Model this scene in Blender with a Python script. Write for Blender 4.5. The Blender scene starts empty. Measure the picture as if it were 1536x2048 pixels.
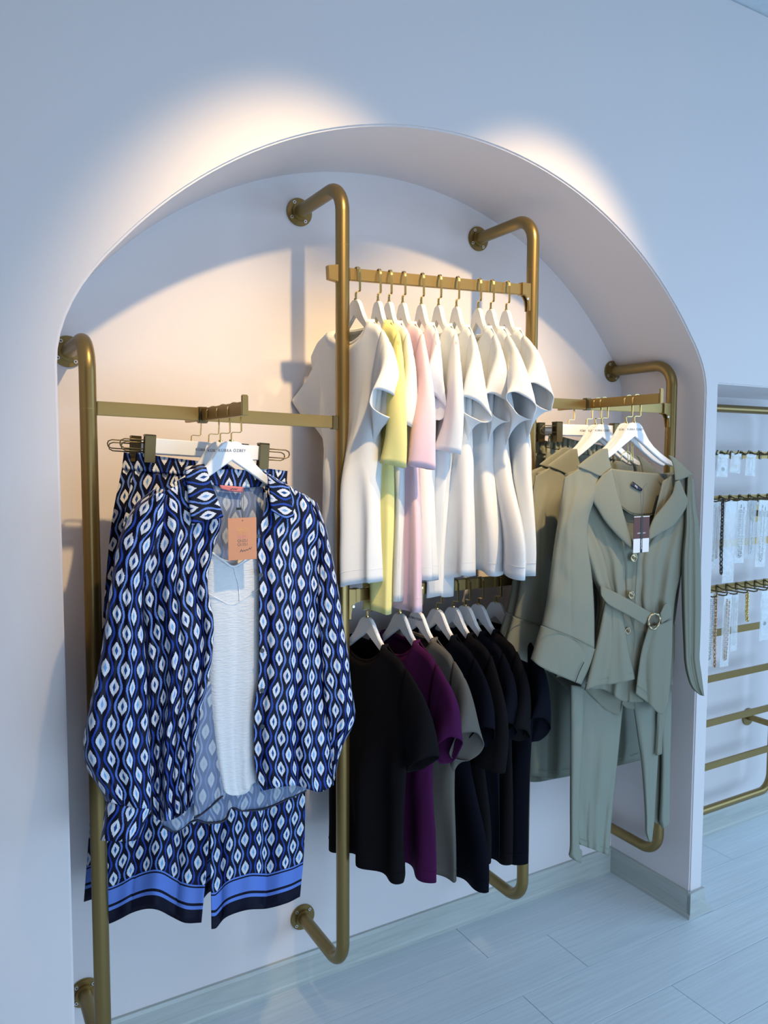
import bpy, bmesh, math, random
from mathutils import Vector, Matrix, noise
PI = math.pi
scene = bpy.context.scene
COL = scene.collection

# ------------------------------------------------------------------ camera
CAM = Vector((-2.3576, -1.8209, 1.7049)); YAW, PIT, ROL, FPX = -0.5251, -0.0723, 0.0032, 1550.5
_fw = Vector((-math.sin(YAW)*math.cos(PIT), math.cos(YAW)*math.cos(PIT), math.sin(PIT)))
_r0 = Vector((math.cos(YAW), math.sin(YAW), 0)); _u0 = _r0.cross(_fw)
_rt = _r0*math.cos(ROL) + _u0*math.sin(ROL); _up = _u0*math.cos(ROL) - _r0*math.sin(ROL)
cd = bpy.data.cameras.new('camera'); cam = bpy.data.objects.new('camera', cd); COL.objects.link(cam)
M = Matrix((_rt, _up, -_fw)).transposed().to_4x4(); M.translation = CAM; cam.matrix_world = M
cd.sensor_fit = 'VERTICAL'; cd.sensor_height = 24; cd.lens = FPX/2048*24; cd.clip_start = .02
scene.camera = cam

# ------------------------------------------------------------------ light
vs = scene.view_settings; vs.view_transform = 'Standard'; vs.look = 'None'; vs.gamma = 1; vs.use_curve_mapping = False
vs.exposure = 0.0
w = bpy.data.worlds.new('warm_ambient'); scene.world = w; w.use_nodes = True
w.node_tree.nodes['Background'].inputs[0].default_value = (1, .84, .74, 1)  # even warm ambient fill, added to stand for warm bounce in the shop
w.node_tree.nodes['Background'].inputs[1].default_value = .14
def area(name, loc, target, sx, sy, power, color):
    l = bpy.data.lights.new(name, 'AREA'); l.shape = 'RECTANGLE'; l.size = sx; l.size_y = sy; l.energy = power; l.color = color
    o = bpy.data.objects.new(name, l); COL.objects.link(o); o.location = loc
    o.rotation_euler = (Vector(target)-Vector(loc)).to_track_quat('-Z', 'Y').to_euler(); return o
def spot(name, loc, target, power, size, blend, color, rad=.03):
    l = bpy.data.lights.new(name, 'SPOT'); l.energy = power; l.spot_size = math.radians(size); l.spot_blend = blend; l.color = color; l.shadow_soft_size = rad
    o = bpy.data.objects.new(name, l); COL.objects.link(o); o.location = loc
    o.rotation_euler = (Vector(target)-Vector(loc)).to_track_quat('-Z', 'Y').to_euler(); return o
area('window_daylight', (3.1, -2.5, 1.7), (-.7, 0, .5), 3.4, 2.4, 92, (.41, .68, 1))
area('overhead_fill', (-1.6, -2.4, 3.2), (-1.6, -2.2, 0), 2.6, 1.4, 13, (1, .92, .88))  # unseen overhead fill, added to brighten the floor and upper walls
area('low_front_fill', (-.9, -3.25, .8), (-1.0, 0, .2), 3.2, 1.5, 70, (.49, .72, 1))  # unseen bluish fill from the front, added to lift the lower half
spot('ceiling_spot_lamp', (-1.36, -1.12, 3.2), (-1.62, .3, 1.62), 210, 45, 1.0, (1, .69, .34))
spot('ceiling_spot_lamp', (-.70, -1.12, 3.2), (-.80, .3, 1.70), 255, 46, 1.0, (1, .69, .34))

# ------------------------------------------------------------------ helpers
def at(px, py, y):
    d = _fw + _rt*((px-768)/FPX) - _up*((py-1024)/FPX)
    return CAM + d*((y-CAM.y)/d.y)
def link(name, me, mat=None, parent=None):
    o = bpy.data.objects.new(name, me); COL.objects.link(o)
    if mat is not None and not me.materials: me.materials.append(mat)
    if parent is not None: o.parent = parent
    return o
def mesh(name, verts, faces, mat=None, parent=None, uvs=None, smooth=True):
    me = bpy.data.meshes.new(name); me.from_pydata([tuple(v) for v in verts], [], faces)
    if smooth: me.polygons.foreach_set('use_smooth', [True]*len(faces))
    if uvs is not None:
        uv = me.uv_layers.new(name='UVMap')
        li = [0]*len(me.loops); me.loops.foreach_get('vertex_index', li)
        flat = []
        for i in li: flat.extend(uvs[i])
        uv.data.foreach_set('uv', flat)
    me.update()
    return link(name, me, mat, parent)
def tag(o, label, cat, group=None, kind=None):
    if label: o['label'] = label
    if cat: o['category'] = cat
    if group: o['group'] = group
    if kind: o['kind'] = kind
    return o
def empty(name, loc=(0, 0, 0), rz=0, label=None, cat=None, group=None):
    o = bpy.data.objects.new(name, None); COL.objects.link(o); o.location = loc; o.rotation_euler = (0, 0, rz); o.empty_display_size = .05
    return tag(o, label, cat, group)
def copy_tree(o, parent=None):
    c = o.copy(); COL.objects.link(c)
    if parent is not None: c.parent = parent
    for ch in list(o.children): copy_tree(ch, c)
    return c
def cr(p0, p1, p2, p3, t):
    return .5*((2*p1)+(p2-p0)*t+(2*p0-5*p1+4*p2-p3)*t*t+(3*p1-p0-3*p2+p3)*t*t*t)
def spline(pts, n, closed=False):
    pts = [Vector(p) for p in pts]
    if len(pts) == 1: return [pts[0].copy() for _ in range(n)]
    L = [0]
    seq = pts+[pts[0]] if closed else pts
    for a, b in zip(seq, seq[1:]): L.append(L[-1]+max((b-a).length, 1e-6))
    out = []; m = len(seq); k = 0
    for i in range(n):
        s = L[-1]*i/(n if closed else n-1)
        while k < m-2 and s > L[k+1]: k += 1
        t = (s-L[k])/(L[k+1]-L[k])
        if closed: a, b, c, d = pts[(k-1) % len(pts)], pts[k], pts[(k+1) % len(pts)], pts[(k+2) % len(pts)]
        else:
            b, c = seq[k], seq[k+1]; a = seq[k-1] if k > 0 else b*2-c; d = seq[k+2] if k+2 < m else c*2-b
        out.append(cr(a, b, c, d, t))
    return out
def sweep(path, sec, closed=False, caps=True, up=None, scale=None):
    """sweep a 2-D section (list of (a,b)) along a path; returns verts, faces"""
    path = [Vector(p) for p in path]; n = len(path); m = len(sec); V = []; F = []
    nrm = None
    for i, p in enumerate(path):
        a = path[(i-1) % n] if (closed or i > 0) else p
        b = path[(i+1) % n] if (closed or i < n-1) else p
        t = (b-a)
        if t.length < 1e-9: t = Vector((0, 0, 1))
        t.normalize()
        if up is not None: ref = Vector(up)
        elif nrm is None: ref = Vector((0, 0, 1)) if abs(t.z) < .9 else Vector((1, 0, 0))
        else: ref = nrm
        nn = ref - t*ref.dot(t)
        if nn.length < 1e-6: nn = nrm if nrm is not None else t.orthogonal()
        nn.normalize(); nrm = nn; bb = t.cross(nn)
        s = scale[i] if scale else 1
        for (x, y) in sec: V.append(p + nn*(x*s) + bb*(y*s))
    for i in range(n if closed else n-1):
        j = (i+1) % n
        for k in range(m):
            l = (k+1) % m
            F.append((i*m+k, i*m+l, j*m+l, j*m+k))
    if caps and not closed:
        F.append(tuple(range(m-1, -1, -1))); F.append(tuple((n-1)*m+k for k in range(m)))
    return V, F
def circ(r, n=12): return [(r*math.cos(2*PI*k/n), r*math.sin(2*PI*k/n)) for k in range(n)]
def rect(a, b): return [(-a/2, -b/2), (a/2, -b/2), (a/2, b/2), (-a/2, b/2)]
def tube(name, path, r, mat, parent=None, n=12, closed=False, up=None, sec=None, smooth=True):
    V, F = sweep(path, sec or circ(r, n), closed, True, up)
    return mesh(name, V, F, mat, parent, smooth=smooth)
class MB:
    def __init__(s): s.v = []; s.f = []
    def add(s, V, F):
        o = len(s.v); s.v += [Vector(v) for v in V]; s.f += [tuple(i+o for i in f) for f in F]; return s
    def box(s, lo, hi, m=None):
        x0, y0, z0 = lo; x1, y1, z1 = hi
        V = [Vector(p) for p in ((x0,y0,z0),(x1,y0,z0),(x1,y1,z0),(x0,y1,z0),(x0,y0,z1),(x1,y0,z1),(x1,y1,z1),(x0,y1,z1))]
        if m is not None: V = [m @ v for v in V]
        return s.add(V, [(0,3,2,1),(4,5,6,7),(0,1,5,4),(1,2,6,5),(2,3,7,6),(3,0,4,7)])
    def cyl(s, p0, p1, r, n=16): V, F = sweep([p0, p1], circ(r, n)); return s.add(V, F)
    def sweep(s, path, sec, **k): V, F = sweep(path, sec, **k); return s.add(V, F)
    def prism(s, poly, y0, y1):
        n = len(poly); V = [Vector((x, y0, z)) for x, z in poly]+[Vector((x, y1, z)) for x, z in poly]
        return s.add(V, [tuple(range(n)), tuple(range(2*n-1, n-1, -1))]+[(i, i+n, (i+1) % n+n, (i+1) % n) for i in range(n)])
    def build(s, name, mat, parent=None, bevel=0, smooth=False):
        o = mesh(name, s.v, s.f, mat, parent, smooth=smooth)
        bm = bmesh.new(); bm.from_mesh(o.data); bmesh.ops.recalc_face_normals(bm, faces=bm.faces)
        if bevel:
            es = [e for e in bm.edges if len(e.link_faces) == 2 and e.calc_face_angle(0) > .6]
            bmesh.ops.bevel(bm, geom=es, offset=bevel, segments=2, affect='EDGES', clamp_overlap=True)
        bm.to_mesh(o.data); bm.free(); return o
def smooth_by_angle(o, ang=40):
    me = o.data
    me.polygons.foreach_set('use_smooth', [True]*len(me.polygons))
    bm = bmesh.new(); bm.from_mesh(me)
    for e in bm.edges:
        if len(e.link_faces) == 2 and e.calc_face_angle(0) > math.radians(ang): e.smooth = False
    bm.to_mesh(me); bm.free()
_txt = {}
def lettering(name, text, size, mat, parent, loc, rot=(PI/2, 0, 0), extr=.0003, space=1.0):
    key = (text, size, mat.name)
    if key not in _txt:
        c = bpy.data.curves.new(name, 'FONT'); c.body = text; c.size = size; c.extrude = extr; c.align_x = 'CENTER'; c.align_y = 'CENTER'; c.space_character = space; c.resolution_u = 3
        t = bpy.data.objects.new('t', c); COL.objects.link(t)
        me = bpy.data.meshes.new_from_object(t.evaluated_get(bpy.context.evaluated_depsgraph_get()))
        bpy.data.objects.remove(t); bpy.data.curves.remove(c); me.name = name; me.materials.clear(); me.materials.append(mat); _txt[key] = me
    o = link(name, _txt[key], None, parent); o.location = loc; o.rotation_euler = rot; return o

# ------------------------------------------------------------------ materials
class X:
    """tiny expression builder over shader math nodes"""
    def __init__(s, nt, k): s.nt = nt; s.k = k
    def _op(s, op, *a):
        n = s.nt.nodes.new('ShaderNodeMath'); n.operation = op
        for i, v in enumerate((s,)+a):
            if isinstance(v, X): s.nt.links.new(v.k, n.inputs[i])
            else: n.inputs[i].default_value = v
        return X(s.nt, n.outputs[0])
    def __add__(s, o): return s._op('ADD', o)
    def __sub__(s, o): return s._op('SUBTRACT', o)
    def __mul__(s, o): return s._op('MULTIPLY', o)
    def __truediv__(s, o): return s._op('DIVIDE', o)
    def sin(s): return s._op('SINE')
    def cos(s): return s._op('COSINE')
    def abs(s): return s._op('ABSOLUTE')
    def fract(s): return s._op('FRACT')
    def gt(s, o): return s._op('GREATER_THAN', o)
    def lt(s, o): return s._op('LESS_THAN', o)
    def min(s, o): return s._op('MINIMUM', o)
    def max(s, o): return s._op('MAXIMUM', o)
def mixc(nt, fac, a, b):
    n = nt.nodes.new('ShaderNodeMix'); n.data_type = 'RGBA'
    if isinstance(fac, X): nt.links.new(fac.k, n.inputs[0])
    else: n.inputs[0].default_value = fac
    for i, v in ((6, a), (7, b)):
        if isinstance(v, tuple): n.inputs[i].default_value = (*v, 1)
        else: nt.links.new(v, n.inputs[i])
    return n.outputs[2]
def mat(name, color, rough=.6, metal=0, spec=.5, sheen=0, bump=None, var=None, trans=0, alpha=1, sss=0):
    m = bpy.data.materials.new(name); m.use_nodes = True; nt = m.node_tree; b = nt.nodes['Principled BSDF']
    b.inputs['Base Color'].default_value = (*color, 1); b.inputs['Roughness'].default_value = rough; b.inputs['Metallic'].default_value = metal
    b.inputs['Specular IOR Level'].default_value = spec
    if sheen: b.inputs['Sheen Weight'].default_value = sheen; b.inputs['Sheen Roughness'].default_value = .5
    if trans: b.inputs['Transmission Weight'].default_value = trans
    b.inputs['Alpha'].default_value = alpha
    tc = nt.nodes.new('ShaderNodeTexCoord')
    if bump:      # (scale, strength, distance, stretch)
        sc, st, di, stretch = bump
        mp = nt.nodes.new('ShaderNodeMapping'); mp.inputs['Scale'].default_value = stretch
        nt.links.new(tc.outputs['Object'], mp.inputs[0])
        n = nt.nodes.new('ShaderNodeTexNoise'); n.inputs['Scale'].default_value = sc; n.inputs['Detail'].default_value = 3
        nt.links.new(mp.outputs[0], n.inputs['Vector'])
        bp = nt.nodes.new('ShaderNodeBump'); bp.inputs['Strength'].default_value = st; bp.inputs['Distance'].default_value = di
        nt.links.new(n.outputs[0], bp.inputs['Height']); nt.links.new(bp.outputs[0], b.inputs['Normal'])
    if var:       # (scale, color2, stretch)
        sc, c2, stretch = var
        mp = nt.nodes.new('ShaderNodeMapping'); mp.inputs['Scale'].default_value = stretch
        nt.links.new(tc.outputs['Object'], mp.inputs[0])
        n = nt.nodes.new('ShaderNodeTexNoise'); n.inputs['Scale'].default_value = sc; n.inputs['Detail'].default_value = 5
        nt.links.new(mp.outputs[0], n.inputs['Vector'])
        c = mixc(nt, X(nt, n.outputs[0]), color, c2); nt.links.new(c, b.inputs['Base Color'])
    return m
def ikat(name, navy, royal, light, white, corea, coreb, rough=.42, border=False):
    m = bpy.data.materials.new(name); m.use_nodes = True; nt = m.node_tree; b = nt.nodes['Principled BSDF']
    b.inputs['Roughness'].default_value = rough; b.inputs['Specular IOR Level'].default_value = .16
    uv = nt.nodes.new('ShaderNodeUVMap'); sp = nt.nodes.new('ShaderNodeSeparateXYZ'); nt.links.new(uv.outputs[0], sp.inputs[0])
    u, v = X(nt, sp.outputs[0]), X(nt, sp.outputs[1])
    mp = nt.nodes.new('ShaderNodeMapping'); mp.inputs['Scale'].default_value = (60, 420, 1); nt.links.new(uv.outputs[0], mp.inputs[0])
    nz = nt.nodes.new('ShaderNodeTexNoise'); nz.inputs['Scale'].default_value = 1; nz.inputs['Detail'].default_value = 1
    nt.links.new(mp.outputs[0], nz.inputs['Vector'])
    j = (X(nt, nz.outputs[0])-.5)*.16
    p = u/.042; q = v/.076
    r = (p*.5+.25).fract()*2-.5                                     # four columns make one repeat
    A = ((p+.5).fract()-.5, (q+.5).fract()-.5); B = (p.fract()-.5, q.fract()-.5)
    cq = (q*(2*PI)).cos()
    band = ((A[0].abs()+j*.45)-(cq*.115+.25)).abs().lt((cq*cq)*.016+.042)
    def dia(L, wd, h): return (((L[1]*(PI/h)).cos()*((L[1]*(PI/h)).cos()*.35+.65)*wd - (L[0].abs()+j*.5)).gt(0))*(L[1].abs().lt(h/2))
    def core(L): return (L[0].abs()/.080+L[1].abs()/.13+j*3).lt(1)
    col = mixc(nt, band, navy, mixc(nt, r.lt(.5), royal, light))
    col = mixc(nt, dia(A, .225, .52).max(dia(B, .225, .52)), col, white)
    col = mixc(nt, core(A), col, mixc(nt, r.lt(.5), coreb, corea))
    col = mixc(nt, core(B), col, mixc(nt, (r.lt(0)).max(r.gt(1)), coreb, corea))
    if border:
        bb = mixc(nt, v.gt(.034), navy, light)
        bb = mixc(nt, v.gt(.043), bb, navy); bb = mixc(nt, v.gt(.050), bb, light)
        bb = mixc(nt, v.gt(.088), bb, navy); bb = mixc(nt, v.gt(.092), bb, light); 
        col = mixc(nt, v.gt(.096), bb, col)
    nt.links.new(col, b.inputs['Base Color'])
    return m
WALL = mat('painted_wall', (.735, .690, .690), .55, bump=(38, .12, .004, (1, 1, 1)))
CEIL = mat('ceiling_paint', (.62, .68, .72), .7, bump=(30, .4, .01, (1, 1, 1)))
GOLD = mat('gold_paint', (.285, .198, .074), .34, .85)
GOLDF = mat('gold_flat_bar', (.33, .225, .082), .38, .82)
BRASS = mat('brass', (.80, .62, .26), .20, 1)
ANTIQUE = mat('antique_gold', (.50, .40, .25), .30, 1)
DARKBRASS = mat('bronze', (.16, .12, .055), .38, .85)
STEEL = mat('steel_screw', (.75, .74, .70), .3, .9)
BLACK = mat('black_gap', (.01, .01, .01), .6)
HANG = mat('white_lacquer', (.80, .83, .86), .30)
INK = mat('hanger_ink', (.10, .11, .12), .6)
LT = (40, 4, 40)
def wood(name, a, b, c):
    m = bpy.data.materials.new(name); m.use_nodes = True; nt = m.node_tree; bs = nt.nodes['Principled BSDF']
    tc = nt.nodes.new('ShaderNodeTexCoord'); oi = nt.nodes.new('ShaderNodeObjectInfo')
    mp = nt.nodes.new('ShaderNodeMapping'); mp.inputs['Scale'].default_value = (2.2, 52, 52); nt.links.new(tc.outputs['Object'], mp.inputs[0])
    add = nt.nodes.new('ShaderNodeVectorMath'); add.operation = 'MULTIPLY_ADD'
    nt.links.new(oi.outputs['Random'], add.inputs[0]); add.inputs[1].default_value = (37, 53, 11); nt.links.new(mp.outputs[0], add.inputs[2])
    n1 = nt.nodes.new('ShaderNodeTexNoise'); n1.inputs['Scale'].default_value = 1; n1.inputs['Detail'].default_value = 6; n1.inputs['Distortion'].default_value = 1.2
    nt.links.new(add.outputs[0], n1.inputs['Vector'])
    mp2 = nt.nodes.new('ShaderNodeMapping'); mp2.inputs['Scale'].default_value = (1.1, 13, 13); nt.links.new(tc.outputs['Object'], mp2.inputs[0])
    add2 = nt.nodes.new('ShaderNodeVectorMath'); add2.operation = 'MULTIPLY_ADD'
    nt.links.new(oi.outputs['Random'], add2.inputs[0]); add2.inputs[1].default_value = (17, 23, 5); nt.links.new(mp2.outputs[0], add2.inputs[2])
    wv = nt.nodes.new('ShaderNodeTexWave'); wv.wave_type = 'RINGS'; wv.rings_direction = 'X'; wv.inputs['Scale'].default_value = 1.6; wv.inputs['Distortion'].default_value = 11; wv.inputs['Detail'].default_value = 2
    nt.links.new(add2.outputs[0], wv.inputs['Vector'])
    c1 = mixc(nt, X(nt, n1.outputs[0])._op('SMOOTH_MIN', 1.0, .1), a, b)
    c2 = mixc(nt, (X(nt, wv.outputs[1])._op('POWER', 5.0))*.30, c1, c)
    c3 = mixc(nt, X(nt, oi.outputs['Random'])*.25, c2, b)
    nt.links.new(c3, bs.inputs['Base Color']); bs.inputs['Roughness'].default_value = .34; bs.inputs['Specular IOR Level'].default_value = .45
    return m
PLANK = wood('laminate', (.84, .93, .97), (.62, .71, .765), (.58, .67, .73))
SKIRT = wood('laminate_skirting', (.56, .59, .56), (.38, .41, .385), (.32, .35, .33))
def cloth(name, c, rough=.9, sheen=.0, bs=900, st=.25): return mat(name, c, rough, 0, .08, sheen, bump=(bs, st, .0012, (1, 1, 1)))
WHITE = cloth('white_jersey', (.725, .745, .755)); YEL = cloth('yellow_jersey', (.80, .74, .30)); PINK = cloth('pink_jersey', (.78, .56, .62))
BLK = cloth('black_jersey', (.007, .006, .007)); PUR = cloth('purple_jersey', (.060, .009, .052)); TAU = cloth('taupe_jersey', (.120, .112, .098)); NAVY = cloth('navy_jersey', (.0035, .004, .008))
OLIVE = mat('olive_crepe', (.232, .236, .182), .8, 0, .12, 0, bump=(140, .35, .002, (1, 1, .25)))
OLIVE2 = mat('olive_viscose', (.228, .246, .198), .66, 0, .2, 0, bump=(120, .35, .002, (1, 1, .25)))
CAMI = mat('white_crepe', (.73, .75, .77), .6, 0, .3, .2, bump=(170, .55, .004, (.35, 1, 1.6)))
TRIM = mat('white_satin_trim', (.84, .86, .88), .45)
IK = ikat('ikat_satin', (.004, .0045, .017), (.019, .060, .37), (.120, .225, .64), (.68, .71, .79), (.014, .068, .24), (.18, .37, .66))
IKB = ikat('ikat_satin_border', (.004, .0045, .017), (.019, .060, .37), (.120, .225, .64), (.68, .71, .79), (.014, .068, .24), (.18, .37, .66), border=True)
NTRIM = mat('navy_trim', (.006, .008, .03), .5)
IKP = ikat('ikat_reverse', (.165, .21, .32), (.20, .27, .45), (.28, .36, .55), (.44, .49, .56), (.30, .36, .46), (.36, .43, .52), rough=.6)

# ------------------------------------------------------------------ setting
D = .387; ZC = 3.28; XL = -2.12; XR = .01
def struct(o, label): o['kind'] = 'structure'; o['label'] = label; return o
def arch(n=64):
    hw = (XR-XL)/2; zs = 1.99; h = .605; R = (hw*hw+h*h)/(2*h); cx = (XL+XR)/2; cz = zs+h-R; a = math.asin(hw/R)
    arc = [(cx+R*math.sin(t), cz+R*math.cos(t)) for t in [(-a+2*a*i/n) for i in range(n+1)]][6:-4]
    def bez(p, c, q): return [((1-t)**2*p[0]+2*t*(1-t)*c[0]+t*t*q[0], (1-t)**2*p[1]+2*t*(1-t)*c[1]+t*t*q[1]) for t in [k/8 for k in range(8)]]
    return bez((XL, 1.90), (XL, 2.035), arc[0])+arc+bez((XR, 1.93), (XR, 2.02), arc[-1])[::-1]
poly = [(-5, 0), (XL, 0)]+arch()+[(XR, 0), (.078, 0), (.078, 1.965), (2.4, 1.965), (2.4, 0), (4, 0), (4, ZC), (-5, ZC)]
me = bpy.data.meshes.new('wall_front'); bm = bmesh.new()
f = bm.faces.new([bm.verts.new((x, 0, z)) for x, z in poly])
r = bmesh.ops.extrude_face_region(bm, geom=[f]); bmesh.ops.translate(bm, vec=(0, D, 0), verts=[e for e in r['geom'] if isinstance(e, bmesh.types.BMVert)])
bmesh.ops.recalc_face_normals(bm, faces=bm.faces)
es = [e for e in bm.edges if len(e.link_faces) == 2 and all(abs(v.co.y) < 1e-5 for v in e.verts) and e.calc_face_angle(0) > 1]
bmesh.ops.bevel(bm, geom=es, offset=.005, segments=2, affect='EDGES')
bmesh.ops.triangulate(bm, faces=[f for f in bm.faces if len(f.verts) > 4])
bm.to_mesh(me); bm.free()
wf = struct(link('wall_front', me, WALL), 'lavender white front wall with a wide segmental arch recess'); smooth_by_angle(wf, 30)
struct(MB().box((-5, D, 0), (.045, D+.1, ZC)).build('wall_back', WALL), 'white back wall of the arched recess')
struct(MB().box((.045, D, 0), (4, D+.1, ZC)).build('wall_right', WALL), 'white back wall of the square recess with jewellery')
struct(MB().box((-5, -5, ZC), (4, D+.1, ZC+.1)).build('ceiling', CEIL), 'pale blue grey ceiling')
fl = struct(MB().box((-5, -5, -.05), (4, D+.1, -.008)).build('floor', mat('floor_joint', (.30, .33, .35), .8)), 'pale whitewashed wood floor of long planks')
seams = [.387, .184, -.018, -.22, -.422, -.624, -.826, -1.03, -1.25]
offs = [-.78, -.518, -.80, -.35, -.64, -.2, -.9, -.5]
for i in range(len(seams)-1):
    x = offs[i]-1.3*3
    while x < 2.2:
        a, b = x, x+1.3
        if b > -2.6:
            c = Vector(((a+b)/2, (seams[i]+seams[i+1])/2, 0)); hx, hy = (b-a)/2-.0008, (seams[i]-seams[i+1])/2-.0008
            o = MB().box((-hx, -hy, -.008), (hx, hy, 0)).build('plank', PLANK, fl, bevel=.0008); o.location = c
        x += 1.3
def skirting(name, p0, p1, nrm, label):
    """profile swept from p0 to p1 along local X; nrm points into the room"""
    p0, p1, nrm = Vector(p0), Vector(p1), Vector(nrm); d = (p1-p0); L = d.length; d.normalize(); side = nrm.dot(Vector((0, 0, 1)).cross(d))
    prof = [(0, 0), (.015, 0), (.015, .012), (.012, .018), (.012, .088), (.008, .098), (0, .1)]
    n = len(prof); V = [Vector((x, q*side, h)) for x in (0, L) for q, h in prof]
    o = MB().add(V, [tuple(range(n)), tuple(range(2*n-1, n-1, -1))]+[(k, (k+1) % n, (k+1) % n+n, k+n) for k in range(n)]).build(name, SKIRT)
    o.location = p0; o.rotation_euler[2] = math.atan2(d.y, d.x); return struct(o, label)
skirting('baseboard_back', (XL, D, 0), (XR, D, 0), (0, -1, 0), 'whitewashed wood skirting along the arched recess')
skirting('baseboard_left', (XL, 0, 0), (XL, D, 0), (1, 0, 0), 'whitewashed wood skirting on the left cheek of the recess')
skirting('baseboard_right', (XR, -.014, 0), (XR, D, 0), (-1, 0, 0), 'whitewashed wood skirting on the right cheek of the recess')
skirting('baseboard_front', (-5, 0, 0), (XL-.003, 0, 0), (0, -1, 0), 'whitewashed wood skirting left of the arched recess')
mb = MB(); V = [Vector(p) for p in ((XR-.012, -.015, 0), (.092, -.016, 0), (XR-.012, -.015, .1), (.080, -.012, .1), (.086, -.014, .045), (.128, -.018, 0),
     (XR-.012, 0, 0), (.092, 0, 0), (XR-.012, 0, .1), (.080, 0, .1), (.086, 0, .045), (.128, -.004, 0))]
mb.add(V, [(0, 5, 4, 3, 2), (6, 8, 9, 10, 11), (2, 3, 9, 8), (3, 4, 10, 9), (4, 5, 11, 10), (0, 2, 8, 6), (0, 6, 11, 5)])
struct(mb.build('baseboard_pillar', SKIRT), 'short flared skirting piece at the foot of the narrow pillar')
skirting('baseboard_recess', (.078, D, 0), (2.4, D, 0), (0, -1, 0), 'whitewashed wood skirting in the jewellery recess')

# ------------------------------------------------------------------ wall racks
P = .098; RT = .0192
def flange(parent, x, z, rot=.6, nscrew=4, name='wall_flange'):
    o = MB().cyl((x, D-.007, z), (x, D, z), .041, 36).cyl((x, D-.016, z), (x, D-.006, z), .026, 28).build(name, GOLD, parent, bevel=.0012); smooth_by_angle(o)
    for k in range(nscrew):
        a = rot+2*PI*k/nscrew; c = Vector((x+.0315*math.cos(a), 0, z+.0315*math.sin(a)))
        mbs = MB().cyl((c.x, D-.0095, c.z), (c.x, D-.0065, c.z), .0052, 12)
        s = mbs.build('screw', STEEL, o)
        MB().cyl((c.x, D-.0098, c.z), (c.x, D-.0093, c.z), .0023, 6).build('screw_socket', BLACK, o)
    return o
def post(x, zt, zb, label, px=None):
    t = empty('clothes_rack_post', (0, 0, 0), 0, label, 'rack', 'bent gold rack posts fixed to the recess wall')
    R = .075; pts = [Vector((x, D-.008, zt))]
    for k in range(13):
        a = PI/2*k/12; pts.append(Vector((x, P+R-R*math.sin(a), zt-R+R*math.cos(a))))
    for k in range(13):
        a = PI/2*k/12; pts.append(Vector((x, P+R-R*math.cos(a), zb+R-R*math.sin(a))))
    pts.append(Vector((x, D-.008, zb)))
    o = tube('post', pts, RT, GOLD, t, 28, up=(1, 0, 0)); smooth_by_angle(o)
    flange(t, x, zt); flange(t, x, zb, .75)
    sj = MB().cyl((x, P, zt-.165), (x, P, zt-.1625), RT+.0002, 28).build('weld_ring', GOLDF, t)
    return t
X1, X2, X3, X4 = -2.043, -1.379, -.708, -.050
post(X1, 1.976, .205, 'gold rack post at the far left, partly behind the patterned blouse')
post(X2, 2.437, .222, 'tall gold rack post in front of the first white tee')
post(X3, 2.452, .222, 'tall gold rack post at the right end of the tee rails')
post(X4, 2.037, .215, 'gold rack post beside the right cheek, behind the olive jacket')
def bracket(parent, x, z, s):
    """small sheet bracket on a post, s = side the rail leaves to"""
    p = [(x+s*.006, z+.02), (x+s*.045, z+.017), (x+s*.045, z-.018), (x+s*.034, z-.022), (x+s*.026, z-.034), (x+s*.022, z-.055), (x+s*.022, z-.066), (x+s*.006, z-.066)]
    mb = MB(); mb.prism(p, P-.011, P-.005); mb.prism(p, P+.005, P+.011)
    mb.box((min(x+s*.036, x+s*.05), P-.0125, z-.019), (max(x+s*.036, x+s*.05), P+.0125, z+.019))
    o = mb.build('bracket', GOLDF, parent, bevel=.001)
    MB().cyl((x+s*.028, P-.0135, z-.03), (x+s*.028, P-.0105, z-.03), .004, 12).build('screw', STEEL, o)
def rail(x0, x1, z0, z1, label, br=(1, 1)):
    t = empty('hanging_rail', (0, 0, 0), 0, label, 'rail')
    a = math.atan2(z0-z1, x1-x0); L = math.hypot(x1-x0, z1-z0)/2-RT
    m = Matrix.Translation(((x0+x1)/2, P, (z0+z1)/2)) @ Matrix.Rotation(a, 4, 'Y')
    MB().box((-L, -.0065, -.0165), (L, .0065, .0165), m).build('flat_bar', GOLDF, t, bevel=.0015)
    for k, (x, z, sg) in enumerate(((x0, z0, 1), (x1, z1, -1))):
        if br[k] == 1: bracket(t, x, z, sg)
        if br[k] == 2: MB().box((min(x+sg*.018, x+sg*.034), P-.010, z-.0185), (max(x+sg*.018, x+sg*.034), P+.010, z+.0185)).build('end_cap', DARKBRASS, t, bevel=.001)
    return t
ZU0, ZU1, ZL, ZRight = 2.1985, 2.2255, 1.312, 1.877
def zu(x): return ZU0+(ZU1-ZU0)*(x-X2)/(X3-X2)
ru = rail(X2, X3, ZU0, ZU1, 'upper gold rail carrying the white and pastel tees', (0, 1))
MB().prism([(X2-.047, ZU0+.016), (X2-.006, ZU0+.024), (X2-.006, ZU0-.05), (X2-.012, ZU0-.034), (X2-.018, ZU0-.024), (X2-.045, ZU0-.02)], P-.009, P+.009).build('end_stub', GOLDF, ru, bevel=.001)
rail(X2, X3, ZL, ZL, 'lower gold rail carrying the dark tees')
rail(X1, X2, 1.8145, 1.7955, 'left gold rail behind the patterned blouse', (0, 2))
rail(X3, X4, ZRight, ZRight, 'right gold rail behind the olive jackets', (2, 1))
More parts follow.
